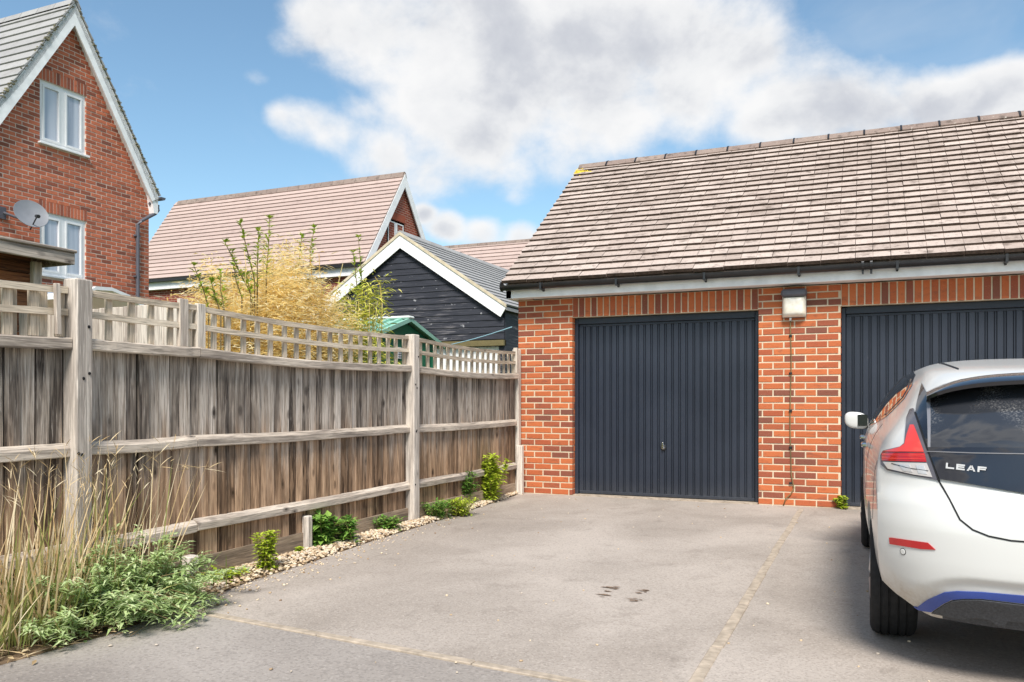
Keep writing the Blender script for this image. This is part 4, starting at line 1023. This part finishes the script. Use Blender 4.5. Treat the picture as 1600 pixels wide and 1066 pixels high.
def weed(label, px, py, top_py, nst, spread, leafL, leafW, mat, dens=.03, X=None, name='weed', cat='weed', up=.4, group='weeds along the fence foot'):
    b = ground(px, py); sc_ = F_PX / (b.x * CF.x + b.y * CF.y); h = (py - top_py) / sc_
    t = thing(name, b, label, cat, group); lf = MB(); st = MB()
    leafL *= 1.25; leafW *= 1.35; nst = int(nst * 3); spread *= 1.25
    for s in range(nst):
        a = random.random() * 6.283; r_ = random.random() * spread; hh = h * random.uniform(.55, 1.0)
        p0_ = b + Vector((random.gauss(0, spread * .25), random.gauss(0, spread * .25), -.01)); p1_ = b + Vector((math.cos(a) * r_, math.sin(a) * r_, hh))
        if p1_.x < -3.93: p1_.x = -3.93 + random.random() * .05
        st.tube([p0_, p0_.lerp(p1_, .55) + Vector((0, 0, hh * .08)), p1_], [.004, .003, .0015], 4, False)
        n = max(4, int(hh / dens))
        for i in range(n):
            p = p0_.lerp(p1_, (i + .6) / n) + Vector((0, 0, hh * .06))
            for _ in range(3):
                leaf(lf, p, rdir(up), leafL * random.uniform(.6, 1.15), leafW * random.uniform(.7, 1.2), .2, random.uniform(0, .5))
    lf.build('leaves', mat, t, fix=False); st.build('stems', M['stem'], t, fix=False); return t
weed('bright lime upright weed in the gravel nearest the viewer', 418, 893, 828, 7, .07, .045, .018, M['lime'], .022)
weed('broad leaved green weed left of the pale fence stub', 500, 856, 806, 9, .10, .085, .045, M['weed'], .03)
weed('green leafy weed right of the pale fence stub', 541, 850, 808, 9, .10, .06, .022, M['weed'], .025)
weed('low green weed between the fence stub and the big post', 606, 831, 808, 10, .13, .05, .02, M['weed'], .02)
weed('dark green feathery weed right beside the big post', 684, 811, 783, 12, .16, .05, .014, M['weed'], .018)
weed('low bright weed midway along the far fence bay', 717, 806, 779, 12, .16, .05, .014, M['lime'], .018)
weed('small green weed climbing the boards of the far fence bay', 714, 792, 740, 8, .16, .06, .018, M['weed'], .02)
weed('taller lime weed with flat leaf tufts near the garage', 760, 784, 713, 8, .22, .08, .034, M['lime'], .03)
weed('small lime weed at the foot of the brick pier', 1314, 795, 775, 6, .07, .045, .035, M['lime'], .025, group='weeds on the drive')
weed('tiny lime seedling between lime weed and broad leaved weed', 466, 868, 855, 4, .04, .03, .015, M['lime'], .02)
weed('low sprawling yellow green weed beside the stub by grey foliage', 352, 908, 893, 9, .13, .045, .018, M['lime'], .02)

# tall dry grass and grey-green plant on the left
gr = MB(); gg_ = MB()
for i in range(520):
    y = random.gauss(2.80, .25) if random.random() < .85 else random.uniform(1.6, 3.4); x = random.uniform(-3.86, -3.55) 
    if y > 3.5: continue
    h = random.uniform(.25, .62) if random.random() < .86 else random.uniform(.55, .88)
    lean = Vector((random.gauss(.05, .16), random.gauss(0, .22), 1))
    blade(gr if random.random() < .74 else gg_, Vector((x, y, -.01)), lean, h, random.uniform(.005, .010), random.uniform(.05, .6), 5)
for i in range(560):
    y = random.gauss(2.85, .35); x = random.uniform(-3.88, -3.5)
    blade(gg_, Vector((x, y, 0)), Vector((random.gauss(.1, .3), random.gauss(0, .35), 1)), random.uniform(.15, .42), random.uniform(.005, .010), random.uniform(.2, 1.0), 4)
for i in range(42):      # taller stalks with seed heads
    y = random.gauss(2.95, .28); x = random.uniform(-3.85, -3.6); h = random.uniform(.75, 1.0); d = Vector((random.gauss(.05, .1), random.gauss(0, .14), 1)).normalized()
    blade(gr, Vector((x, y, 0)), d, h, .005, .15, 5)
    for k in range(5): blade(gr, Vector((x, y, 0)) + d * h * random.uniform(.80, .97), d + rdir(.2) * .8, random.uniform(.03, .10), .004, .5)
for k in range(6):
    b0 = Vector((-3.78, 3.50 + .03 * k, .15)); d = Vector((.18, .10 + .04 * k, 1)); blade(gr, b0, d, .75, .006, .2, 5)
    top = b0 + d.normalized() * .62
    for j in range(2): blade(gr, top, rdir(.1), random.uniform(.10, .22), .006, .3, 3)
tag(gr.build('dry_grass', M['grassdry'], fix=False), 'clump of tall dry straw grass in front of the fence', 'grass', kind='stuff')
tag(gg_.build('green_grass', M['grassgreen'], fix=False), 'greener grass blades low in the dry clump', 'grass', kind='stuff')
sg = thing('grey_green_plant', (-3.65, 3.4, 0), 'sprawling grey-green leafy plant spilling onto the drive', 'plant')
lf = MB(); st = MB()
for s in range(175):
    b = Vector((random.uniform(-3.82, -3.50), random.gauss(3.16, .20), 0)); a = random.uniform(-1.7, .9); r_ = random.uniform(.05, .52)
    tip = b + Vector((math.cos(a) * r_ * .9, math.sin(a) * r_ * .8, random.uniform(.05, .46) * (1.15 - r_ * 1.6)))
    if tip.x < -3.84: tip.x = -3.84
    mid = b.lerp(tip, .5) + Vector((0, 0, .10)); st.tube([b, mid, tip], [.004, .003, .0015], 4, False)
    n = 15
    for i in range(3, n + 1):
        t_ = i / n; p = b * (1 - t_) ** 2 + mid * 2 * t_ * (1 - t_) + tip * t_ ** 2
        for _ in range(6): leaf(lf, p + Vector([random.gauss(0, .010) for _ in range(3)]), rdir(.25), random.uniform(.03, .07), random.uniform(.010, .019), .2, random.uniform(0, .6))
lf.build('leaves', M['sage'], sg, fix=False); st.build('stems', M['stem'], sg, fix=False)
weed('small bright green seedling among the grey-green foliage', 108, 955, 925, 5, .06, .05, .028, M['lime'], .02)
weed('tiny green seedling at the base of the dry grass', 70, 996, 985, 4, .05, .035, .016, M['weed'], .02)

# ------------------------------------------------------------------ white hatchback
CX = .82
car = thing('white_hatchback_car', (CX, 5.8, 0), 'white electric hatchback parked facing the second garage door', 'car')
def paint():
    m, t, b = newmat('white_car_paint', .30, .5); p = geo(t).outputs['Position']
    s = nd(t, 'ShaderNodeSeparateXYZ', {0: p}); n = noise(t, p, 9, 5, .65); n2 = noise(t, p, 60, 4, .7)
    low = sstep(t, mth(t, 'ADD', s.outputs[2], mth(t, 'MULTIPLY', mth(t, 'SUBTRACT', n, .5), .22)), .44, .30)
    c = mixc(t, mth(t, 'MULTIPLY', low, mth(t, 'ADD', mth(t, 'MULTIPLY', n2, .8), .1)), (.63, .632, .61), (.34, .25, .15))
    setin(t, b, 'Base Color', c); b.inputs['Coat Weight'].default_value = .5; b.inputs['Coat Roughness'].default_value = .04
    setin(t, b, 'Roughness', mth(t, 'ADD', mth(t, 'MULTIPLY', low, .4), .28)); return m
M['paint'] = paint()
M['gloss'] = plain('gloss_black', (.012, .012, .016), .08, .6, var=.2); M['gloss'].node_tree.nodes['Principled BSDF'].inputs['Coat Weight'].default_value = .6
M['cglass'] = glass_dark('dark_car_glass', (.030, .033, .040), .04, .55)
M['sglass'] = glass_dark('side_car_glass', (.02, .022, .026), .02)
M['tred'] = glass_dark('red_tail_light', (.80, .06, .045), .12); M['tdark'] = glass_dark('dark_red_tail_light', (.50, .008, .010), .10)
M['tclear'] = glass_dark('clear_tail_light', (.56, .53, .51), .12)
M['blue'] = plain('blue_trim', (.035, .07, .30), .25, .5, var=.15); M['diff'] = plain('grey_textured_plastic', (.055, .057, .062), .6, .3, var=.3, scale=120, bmp=.4, bscale=300)
M['tyre'] = plain('tyre_rubber', (.022, .022, .023), .8, .25, var=.3, scale=30); M['rim'] = plain('alloy_rim', (.45, .45, .47), .3, .5, .8)
M['badge'] = plain('satin_badge_metal', (.72, .72, .74), .3, .5, .25, var=.03); M['yellow'] = plain('yellow_plate', (.72, .55, .05), .5, .3, var=.04)
def hermite(tab, z):
    if z <= tab[0][0]: return tab[0][1]
    if z >= tab[-1][0]: return tab[-1][1]
    for i in range(len(tab) - 1):
        if tab[i][0] <= z <= tab[i + 1][0]: break
    def slope_(k):
        if k == 0: return (tab[1][1] - tab[0][1]) / (tab[1][0] - tab[0][0])
        if k == len(tab) - 1: return (tab[-1][1] - tab[-2][1]) / (tab[-1][0] - tab[-2][0])
        a = (tab[k][1] - tab[k - 1][1]) / (tab[k][0] - tab[k - 1][0]); b = (tab[k + 1][1] - tab[k][1]) / (tab[k + 1][0] - tab[k][0])
        return 0 if a * b <= 0 else 2 * a * b / (a + b)
    h = tab[i + 1][0] - tab[i][0]; t = (z - tab[i][0]) / h; m0, m1 = slope_(i) * h, slope_(i + 1) * h
    return tab[i][1] * (2 * t ** 3 - 3 * t * t + 1) + m0 * (t ** 3 - 2 * t * t + t) + tab[i + 1][1] * (-2 * t ** 3 + 3 * t * t) + m1 * (t ** 3 - t * t)
REAR = [(.20, 3.66), (.27, 3.625), (.36, 3.58), (.50, 3.555), (.62, 3.55), (.72, 3.575), (.80, 3.625), (.88, 3.65), (.96, 3.675), (1.0, 3.70), (1.10, 3.79), (1.20, 3.90), (1.24, 3.945), (1.28, 4.06), (1.31, 4.30), (1.35, 4.80), (1.385, 5.30), (1.405, 5.75)]
FRON = [(.20, 8.00), (.30, 8.12), (.50, 8.16), (.68, 8.12), (.78, 7.98), (.86, 7.75), (.92, 7.55), (1.0, 7.40), (1.10, 7.22), (1.20, 7.02), (1.28, 6.85), (1.33, 6.70), (1.37, 6.52), (1.405, 6.15)]
WID = [(.20, .80), (.30, .815), (.45, .825), (.62, .83), (.80, .83), (.90, .82), (.97, .80), (1.02, .775), (1.10, .735), (1.18, .688), (1.25, .638), (1.30, .59), (1.33, .545), (1.36, .47), (1.385, .35), (1.405, .10)]
TAP = [(.20, .088), (.80, .092), (1.0, .125), (1.12, .20), (1.25, .22), (1.405, .2)]
def ring(z):
    yr, yf, w, k = hermite(REAR, z), hermite(FRON, z), hermite(WID, z), hermite(TAP, z)
    k1 = hermite([(.2, 1.0), (.74, 1.0), (.95, 0.0), (1.2, 0.0)], z)      # 1: bumper with a crisp corner, 0: smooth
    L = min(.52 + .38 * k1, (yf - yr) * .45); n = 3.0 + .1 * (1 - k1); ws = 1 + .12 * k1; pts = []
    for i in range(45):
        th = (math.pi / 2) * (i / 44); e = 2 / n
        x = min(w * ws * math.sin(th) ** e, w); y = yr + L - L * math.cos(th) ** e; pts.append((x, y))
    Lf = min(.9, (yf - yr) * .4)
    for i in range(1, 24): pts.append((w, yr + L + (yf - Lf - yr - L) * i / 24))
    for i in range(21):
        th = (math.pi / 2) * (1 - i / 20); e = 2 / 2.5
        pts.append((w * math.sin(th) ** e, yf - Lf + Lf * math.cos(th) ** e))
    out = []
    for x, y in pts:
        u = (y - 5.9) / 2.3; x *= 1 - k * u * u if u < 0 else 1 - .10 * u * u
        ax = abs(x) / .8; lift = .258 + .10 * max(0, min(1.15, (ax - .70) / .24)) ** 1.4
        zz = z if z > .62 else lift + (z - .20) * (.62 - lift) / .42
        if y < 4.2:                                                   # recessed lower lip of the bumper
            arc = hermite([(0, .47), (.42, .468), (.50, .455), (.60, .40), (.68, .33), (.75, .28), (.9, .26)], abs(x))
            t_ = max(0, min(1, (arc - zz) / .040)); y += .022 * t_ * t_ * (3 - 2 * t_)
        out.append((x, y, zz))
    return out
levels = [.20 + .01 * i for i in range(0, 100)] + [1.195 + .007 * i for i in range(1, 30)] + [1.404]
bv = []; bf = []; N = None
for z in levels:
    r_ = ring(z); full = [(CX - x, y, zz) for x, y, zz in r_] + [(CX + x, y, zz) for x, y, zz in reversed(r_[1:-1])]
    N = len(full); bv += full
for i in range(len(levels) - 1):
    for j in range(N): bf.append((i * N + j, i * N + (j + 1) % N, (i + 1) * N + (j + 1) % N, (i + 1) * N + j))
bf.append(tuple(range(N))[::-1]); bf.append(tuple(range((len(levels) - 1) * N, len(levels) * N)))
mb = MB(); mb.v = bv; mb.f = bf
body_me = mb.mesh('body', M['paint'], 'all')
BVH = BVHTree.FromPolygons(bv, bf)
# wheel arches cut out of the shell
tmp = bpy.data.objects.new('shell', body_me); col.objects.link(tmp); cuts = []
WYS = (4.46, 7.02); WR = .292
for wy in WYS:
    for s in (-1, 1):
        c = MB(); c.lathe([(.335, -.17), (.335, .17)], (CX + s * .78, wy, .315), (1, 0, 0), 40); c.box((CX + s * .78 - .17, wy - .335, -.2), (CX + s * .78 + .17, wy + .335, .315))
        for mbx in (c,):
            pass
        c2 = MB(); c2.lathe([(.335, -.17), (.335, .17)], (CX + s * .78, wy, .315), (1, 0, 0), 40)
        oc = bpy.data.objects.new('cut', c2.mesh('cut', None)); col.objects.link(oc); cuts.append(oc)
        md = tmp.modifiers.new('b', 'BOOLEAN'); md.operation = 'DIFFERENCE'; md.object = oc; md.solver = 'EXACT'
dg = bpy.context.evaluated_depsgraph_get(); dg.update()
me2 = bpy.data.meshes.new_from_object(tmp.evaluated_get(dg)); me2.name = 'body'
if len(me2.polygons) < 100: me2 = body_me
me2.materials.clear(); me2.materials.append(M['paint'])
me2.polygons.foreach_set('material_index', [0] * len(me2.polygons)); me2.polygons.foreach_set('use_smooth', [True] * len(me2.polygons))
try: me2.set_sharp_from_angle(angle=R(24))
except Exception: pass
for o in cuts + [tmp]: bpy.data.objects.remove(o)
me2.materials.append(M['diff'])
for p_ in me2.polygons:
    c_ = p_.center
    if c_.y < 4.05 and c_.z < .325 and abs(c_.x - CX) < .52: p_.material_index = 1
body = link(bpy.data.objects.new('body', me2), car)
li_ = MB(); li_.box((CX - .60, 3.95, .24), (CX + .60, 7.8, .5)); li_.build('underbody', M['darkrubber'], car)
CO = Vector((0, 0, CAM_Z))
def on_body(d2, mode):
    if mode == 'px': o, d = CO, ray(*d2).normalized()
    elif mode == 'rear': o, d = Vector((d2[0], 1.0, d2[1])), Vector((0, 1, 0))
    else: o, d = Vector((-3, d2[0], d2[1])), Vector((1, 0, 0))
    h = BVH.ray_cast(o, d)
    if h[0] is None and mode == 'px':
        for k in range(1, 60):
            d = ray(d2[0], d2[1] - k * 1.0).normalized(); h = BVH.ray_cast(o, d)
            if h[0] is not None: break
    if h[0] is None:
        h = BVH.find_nearest(o + d * (3.6 if mode == 'px' else 3.0))
    n = h[1]
    if n.dot(d) > 0: n = -n
    return h[0], n
def patch(name, poly, mat, parent, mode='px', off=.004, res=7, both=True, skirt=.006):
    """a panel that lies on the bodywork; built on the left, mirrored to the right of the car"""
    bm = bmesh.new(); vs_ = [bm.verts.new((p[0], p[1], 0)) for p in poly]; bm.faces.new(vs_); bm.normal_update(); bmesh.ops.triangulate(bm, faces=bm.faces[:])
    for _ in range(7):
        lg = [e for e in bm.edges if e.calc_length() > res]
        if not lg: break
        bmesh.ops.subdivide_edges(bm, edges=lg, cuts=1); bm.normal_update(); bmesh.ops.triangulate(bm, faces=[f for f in bm.faces if len(f.verts) > 3])
    bm.verts.index_update(); top = []; low = []
    for v in bm.verts:
        p, n = on_body((v.co.x, v.co.y), mode); top.append(p + n * off); low.append(p - n * skirt)
    nv_ = len(top); faces = [tuple(v.index for v in f.verts) for f in bm.faces]; bd = [(e.verts[0].index, e.verts[1].index) for e in bm.edges if e.is_boundary]
    bm.free(); outs = []
    for sgn in ((0, 1) if both else (0,)):
        fx = (lambda p: (2 * CX - p.x, p.y, p.z)) if sgn else (lambda p: tuple(p))
        m = MB(); m.add([fx(p) for p in top] + [fx(p) for p in low], faces + [(a, b, b + nv_, a + nv_) for a, b in bd])
        outs.append(m.build(name, mat, parent if not isinstance(parent, list) else parent[sgn], 'auto'))
    return outs
def zz4(l): return [(1340 + x / 4.442, 540 + y / 4.442) for x, y in l]
def zz5(l): return [(1340 + x / 5.173, 860 + y / 5.173) for x, y in l]
def line_poly(pts, w):
    out_a, out_b = [], []
    for i, p in enumerate(pts):
        a = Vector(pts[max(0, i - 1)]); b = Vector(pts[min(len(pts) - 1, i + 1)]); d = (b - a).normalized(); n = Vector((-d.y, d.x))
        out_a.append(tuple(Vector(p) + n * w / 2)); out_b.append(tuple(Vector(p) - n * w / 2))
    return out_a + out_b[::-1]
PXC = 1740          # about the car's centre line in the picture
# tailgate glass and the black panel with the badge
patch('rear_window', zz4([(515, 360), (640, 290), (780, 262), (1155, 235)]) + [(PXC, 592), (PXC, 703)] + zz4([(1155, 722), (512, 712)]), M['cglass'], car, off=.008, res=9)
patch('window_frame', zz4([(488, 352), (515, 345), (512, 712), (495, 712)]), plain('satin_window_trim', (.22, .22, .24), .25, .5), car, off=.010, res=8)
patch('tailgate_panel', zz4([(492, 712), (1155, 716)]) + [(PXC, 700), (PXC, 785)] + zz4([(1155, 1030), (900, 985), (575, 928)]), M['gloss'], car, off=.010, res=9)
patch('panel_seam', line_poly(zz4([(492, 742), (800, 752), (1155, 758)]) + [(PXC, 714)], 1.4), plain('satin_grey_trim', (.16, .16, .17), .3), car, off=.013, res=9)
patch('pillar_trim', zz4([(450, 262), (488, 340), (492, 712), (470, 668), (405, 470), (418, 390)]), M['gloss'], car, off=.005)
# tail lights
tlb = patch('tail_light', zz4([(165, 765), (185, 732), (300, 705), (330, 680), (345, 500), (368, 445), (392, 440), (440, 590), (510, 780), (562, 938), (380, 902), (215, 868), (168, 830)]), plain('smoked_lamp_housing', (.10, .095, .11), .15, .5), car, off=.006)
patch('red_lens', zz4([(182, 742), (300, 712), (335, 690), (352, 620), (372, 560), (398, 560), (466, 742)]), M['tred'], tlb, off=.010)
patch('light_bar', zz4([(180, 750), (470, 750), (484, 810), (182, 802)]), M['tdark'], tlb, off=.010)
patch('clear_lens', zz4([(188, 812), (486, 818), (524, 916), (400, 898), (222, 858)]), M['tclear'], tlb, off=.010)
M['tline'] = plain('bright_red_line', (.75, .06, .05), .2); M['tsil'] = plain('lamp_silver', (.78, .76, .74), .2, .5, .6)
for a, b in (((186, 766), (474, 766)), ((186, 788), (478, 792))): patch('light_line', line_poly(zz4([a, ((a[0] + b[0]) / 2, a[1] + 1), b]), .9), M['tline'], tlb, off=.0115, res=5)
patch('lamp_bowl', zz4([(300, 828), (372, 830), (392, 882), (330, 874)]), M['tsil'], tlb, off=.0115, res=5)
patch('lamp_bowl', zz4([(415, 834), (470, 836), (492, 896), (432, 890)]), M['tsil'], tlb, off=.0115, res=5)
patch('lamp_rib', line_poly(zz4([(250, 822), (360, 852), (500, 872)]), .9), M['gloss'], tlb, off=.012, res=5)
# seam of the tailgate, bumper details
patch('tailgate_seam', line_poly(zz4([(562, 936), (600, 1000), (640, 1070)]) + [(1500, 812), (1520, 828), (1545, 838), (1580, 845), (1620, 848), (PXC, 850)], 2.6), M['darkrubber'], car, off=.002)
patch('light_seam', line_poly(zz4([(405, 470), (470, 668), (530, 830), (568, 940)]), 2.4), M['darkrubber'], car, off=.008)
rf = patch('reflector', [(1390, 840), (1393, 840), (1450, 848), (1462, 859), (1440, 858), (1391, 850)], M['tdark'], car, off=.004)
patch('blue_trim', zz5([(460, 478), (560, 400), (700, 338), (800, 328), (1000, 335), (1345, 365)]) + [(PXC, 940), (PXC, 952)] + zz5([(1345, 425), (1000, 385), (860, 385), (760, 395), (690, 430), (600, 495)]), M['blue'], car, off=.006)
patch('diffuser', zz5([(604, 500), (700, 435), (770, 402), (870, 392), (1000, 394), (1345, 436)]) + [(PXC, 955), (PXC, 985)] + zz5([(1345, 572), (1215, 562), (1190, 606), (1140, 600), (1060, 548), (940, 534), (870, 552)]), M['diff'], car, off=.010)
sn = MB(); p, n_ = on_body((1411, 862), 'px'); sn.lathe([(.012, 0), (.012, .002), (.010, .003)], p, n_, 16); sn.build('parking_sensor', M['paint'], car)
sr = MB(); sr.lathe([(.0145, 0), (.0145, .0012)], p, n_, 18); sr.build('sensor_ring', M['darkrubber'], car)
# side windows
SW = [(4.52, 1.165), (4.72, 1.085), (5.1, 1.045), (5.8, 1.01), (6.9, .985), (6.62, 1.16), (6.3, 1.25), (5.8, 1.295), (5.2, 1.295), (4.8, 1.265), (4.58, 1.215)]
swf = patch('window_surround', [(4.44, 1.16), (4.68, 1.065), (5.1, 1.025), (5.8, .99), (7.02, .962), (6.70, 1.17), (6.34, 1.27), (5.8, 1.315), (5.2, 1.315), (4.76, 1.285), (4.50, 1.225)], M['gloss'], car, 'side', .003, .06)
patch('side_window', SW, M['sglass'], car, 'side', .006, .06)
patch('window_pillar', [(5.55, 1.02), (5.68, 1.015), (5.66, 1.298), (5.56, 1.298)], M['gloss'], car, 'side', .009, .06)
patch('door_seam', line_poly([(5.6, .985), (5.62, .7), (5.6, .42), (5.55, .34)], .008), M['darkrubber'], car, 'side', .001, .05)
patch('bumper_seam', line_poly([(4.02, .88), (4.10, .74), (4.16, .60)], .006), M['darkrubber'], car, 'side', .001, .05)
patch('door_seam', line_poly([(4.62, 1.03), (4.78, .82), (4.92, .62)], .008), M['darkrubber'], car, 'side', .001, .05)
for y_ in (5.0, 6.05):
    for s in (0, 1):
        p, n_ = on_body((y_, .905), 'side'); q_ = MB(); q_.bbox((-.022, -.09, -.013), (.012, .09, .013), .008)
        m_ = T(p.x - .012, p.y, p.z); q_.v = [tuple(m_ @ Vector(v)) for v in q_.v]
        if s: q_.v = [(2 * CX - v[0], v[1], v[2]) for v in q_.v]
        q_.build('door_handle', M['chrome'], car)
# spoiler over the rear window
sp = MB(); n = 36; v = []; f = []
for i in range(n + 1):
    u = i / n * 2 - 1; x = .575 * u; e = abs(u)
    yt = 3.795 + .03 * e ** 2 + .12 * e ** 5; zt_ = 1.237 - .022 * e ** 2 - .045 * e ** 6
    v += [(CX + x, yt, zt_), (CX + x, yt + .004, zt_ - .016), (CX + x * .99, yt + .17, zt_ - .030), (CX + x * .97, yt + .27, zt_ + .035 - .01 * e ** 4), (CX + x * .985, yt + .13, zt_ + .034 - .012 * e ** 4), (CX + x, yt + .02, zt_ + .008)]
for i in range(n):
    for j in range(6): f.append((i * 6 + j, i * 6 + (j + 1) % 6, (i + 1) * 6 + (j + 1) % 6, (i + 1) * 6 + j))
f += [tuple(range(6)), tuple(range(n * 6, n * 6 + 6))[::-1]]; sp.add(v, f)
sp.build('spoiler', M['gloss'], car, 'auto')
patch('roof_seam', line_poly([(1455, 565), (1475, 569), (1498, 577)], 2.2), M['darkrubber'], car, off=.002, res=5)
# badge letters on the black panel
pb, nb = on_body((1511, 731), 'px'); s_ = .036; gap = .0115
def letter(ch):
    m = MB(); t = .27; wd = 1.35
    B = lambda x0, z0, x1, z1: m.box((x0, -.10, z0), (x1, 0, z1))
    if ch in 'LEF': B(0, 0, t * 1.15, 1)
    if ch in 'LE': B(t * 1.15, 0, wd, t)
    if ch in 'EF': B(t * 1.15, 1 - t, wd, 1); B(t * 1.15, .41, wd * .93, .41 + t * .9)
    if ch == 'A':
        m.prism([(0, -.1, 0), (.3, -.1, 0), (.82, -.1, 1), (.52, -.1, 1)], (0, .1, 0)); m.prism([(wd, -.1, 0), (wd - .3, -.1, 0), (.52, -.1, 1), (.82, -.1, 1)], (0, .101, 0)); B(.28, .2, wd - .28, .37)
    return m
bdg = None
x = 0
a_, _ = on_body((1480, 727), 'px'); b_, _ = on_body((1543, 734), 'px')
ux = (b_ - a_).normalized(); uz = Vector((0, 0, 1)); uz = (uz - ux * uz.dot(ux)).normalized(); un = -ux.cross(uz)      # un points into the car
wid = (b_ - a_).length; s_ = wid / (4 * 1.35 + 3 * .32)
for k, ch in enumerate('LEAF'):
    m = letter(ch); o0 = k * (1.35 + .32)
    m.v = [tuple(a_ + ux * ((vx + o0) * s_) + uz * ((vz - .5) * s_) + un * (vy * s_ * .9 - .019)) for vx, vy, vz in m.v]
    m.build('badge_letter', M['badge'], car)
# number plate, wing mirrors
np_ = MB(); np_.bbox((CX - .25, 3.532, .66), (CX + .25, 3.548, .765), .003); np_.build('number_plate', M['yellow'], car)
for s in (-1, 1):
    mm = MB(); bm = bmesh.new(); bmesh.ops.create_uvsphere(bm, u_segments=20, v_segments=14, radius=1); bm.verts.index_update()
    vv = []
    for q_ in bm.verts:
        c = q_.co; e = lambda t, p: math.copysign(abs(t) ** p, t)
        vv.append((CX + s * (.878 + .082 * e(c.x, .75)), 6.62 + .075 * (e(c.y, .8) if c.y > 0 else e(c.y, .35) * .55), 1.005 + .062 * e(c.z, .7) + .012 * c.x * s * s))
    mm.add(vv, [[w_.index for w_ in fc.verts] for fc in bm.faces]); bm.free(); mir = mm.build('wing_mirror', M['paint'], car, 'all')
    mg = MB(); mg.bbox((CX + s * .835 - .034, 6.572, .965), (CX + s * .835 + .034, 6.578, 1.05), .002); mg.build('mirror_glass', M['sglass'], mir)
    ma = MB(); ma.tube([(CX + s * .74, 6.62, .965), (CX + s * .84, 6.62, .965)], .022, 8); ma.build('mirror_arm', M['black'], mir)
# wheels
for wy in WYS:
    for s in (-1, 1):
        xo = CX + s * .80; hw = .098; c = (CX + s * (.695 if wy < 5 else .745), wy, WR)
        prof = [(.20, -hw), (.255, -hw - .004), (.278, -hw + .006), (.288, -hw + .022)]
        for gx in (-.055, -.02, .02, .055):
            prof += [(.292, gx - .005), (.286, gx - .003), (.286, gx + .003), (.292, gx + .005)]
        prof += [(.288, hw - .022), (.278, hw - .006), (.255, hw + .004), (.20, hw)]
        wh = thing('wheel', c, None, None) if False else None
        ty = MB(); ty.lathe(prof, c, (1, 0, 0), 48); to = ty.build('wheel', M['tyre'], car, 'auto')
        rm = MB(); rm.lathe([(.02, hw * .75), (.06, hw * .8), (.17, hw * .55), (.19, hw * .9), (.205, hw * .9), (.205, -hw * .9), (.19, -hw * .9), (.15, hw * .2), (.02, hw * .3)], c, (s, 0, 0), 30); rm.build('rim', M['rim'], to, 'auto')
        for k in range(5):
            a = 2 * math.pi * k / 5; q_ = MB(); d = Vector((0, math.cos(a), math.sin(a))); q_.tube([Vector(c) + Vector((s * hw * .82, 0, 0)) + d * .04, Vector(c) + Vector((s * hw * .80, 0, 0)) + d * .19], [.028, .022], 6); q_.build('spoke', M['rim'], to)
# headlights, out of the photograph's sight but part of the car
for s in (-1, 1):
    hl = MB(); hl.bbox((CX + s * .60 - .12, 7.80, .70), (CX + s * .60 + .12, 7.93, .79), .02); hl.build('headlight', M['tclear'], car)

# ------------------------------------------------------------------ small marks on the drive
st = MB()
stm = plain('dark_leaf_stain', (.20, .135, .09), .8, .3, var=.4, scale=40)
def blot(cx, cy, rx, ry, z=.004):
    n = 16; ph = random.random() * 6; st.add([(cx + rx * math.cos(6.283 * k / n) * (1 + .4 * math.sin(3 * 6.283 * k / n + ph) + random.uniform(-.15, .15)), cy + ry * math.sin(6.283 * k / n) * (1 + random.uniform(-.3, .3)), z) for k in range(n)], [tuple(range(n))])
for px, py, w_, n_ in ((956, 921, 16, 9), (940, 931, 9, 5), (992, 937, 14, 7), (1004, 925, 12, 6)):
    for k in range(n_):
        g_ = ground(px + random.gauss(0, w_ * .5), py + random.gauss(0, 1.6)); blot(g_.x, g_.y, random.uniform(.008, .028), random.uniform(.004, .012), .004 + k * .0004)
tag(st.build('leaf_stain', stm, fix=False), kind='stuff')
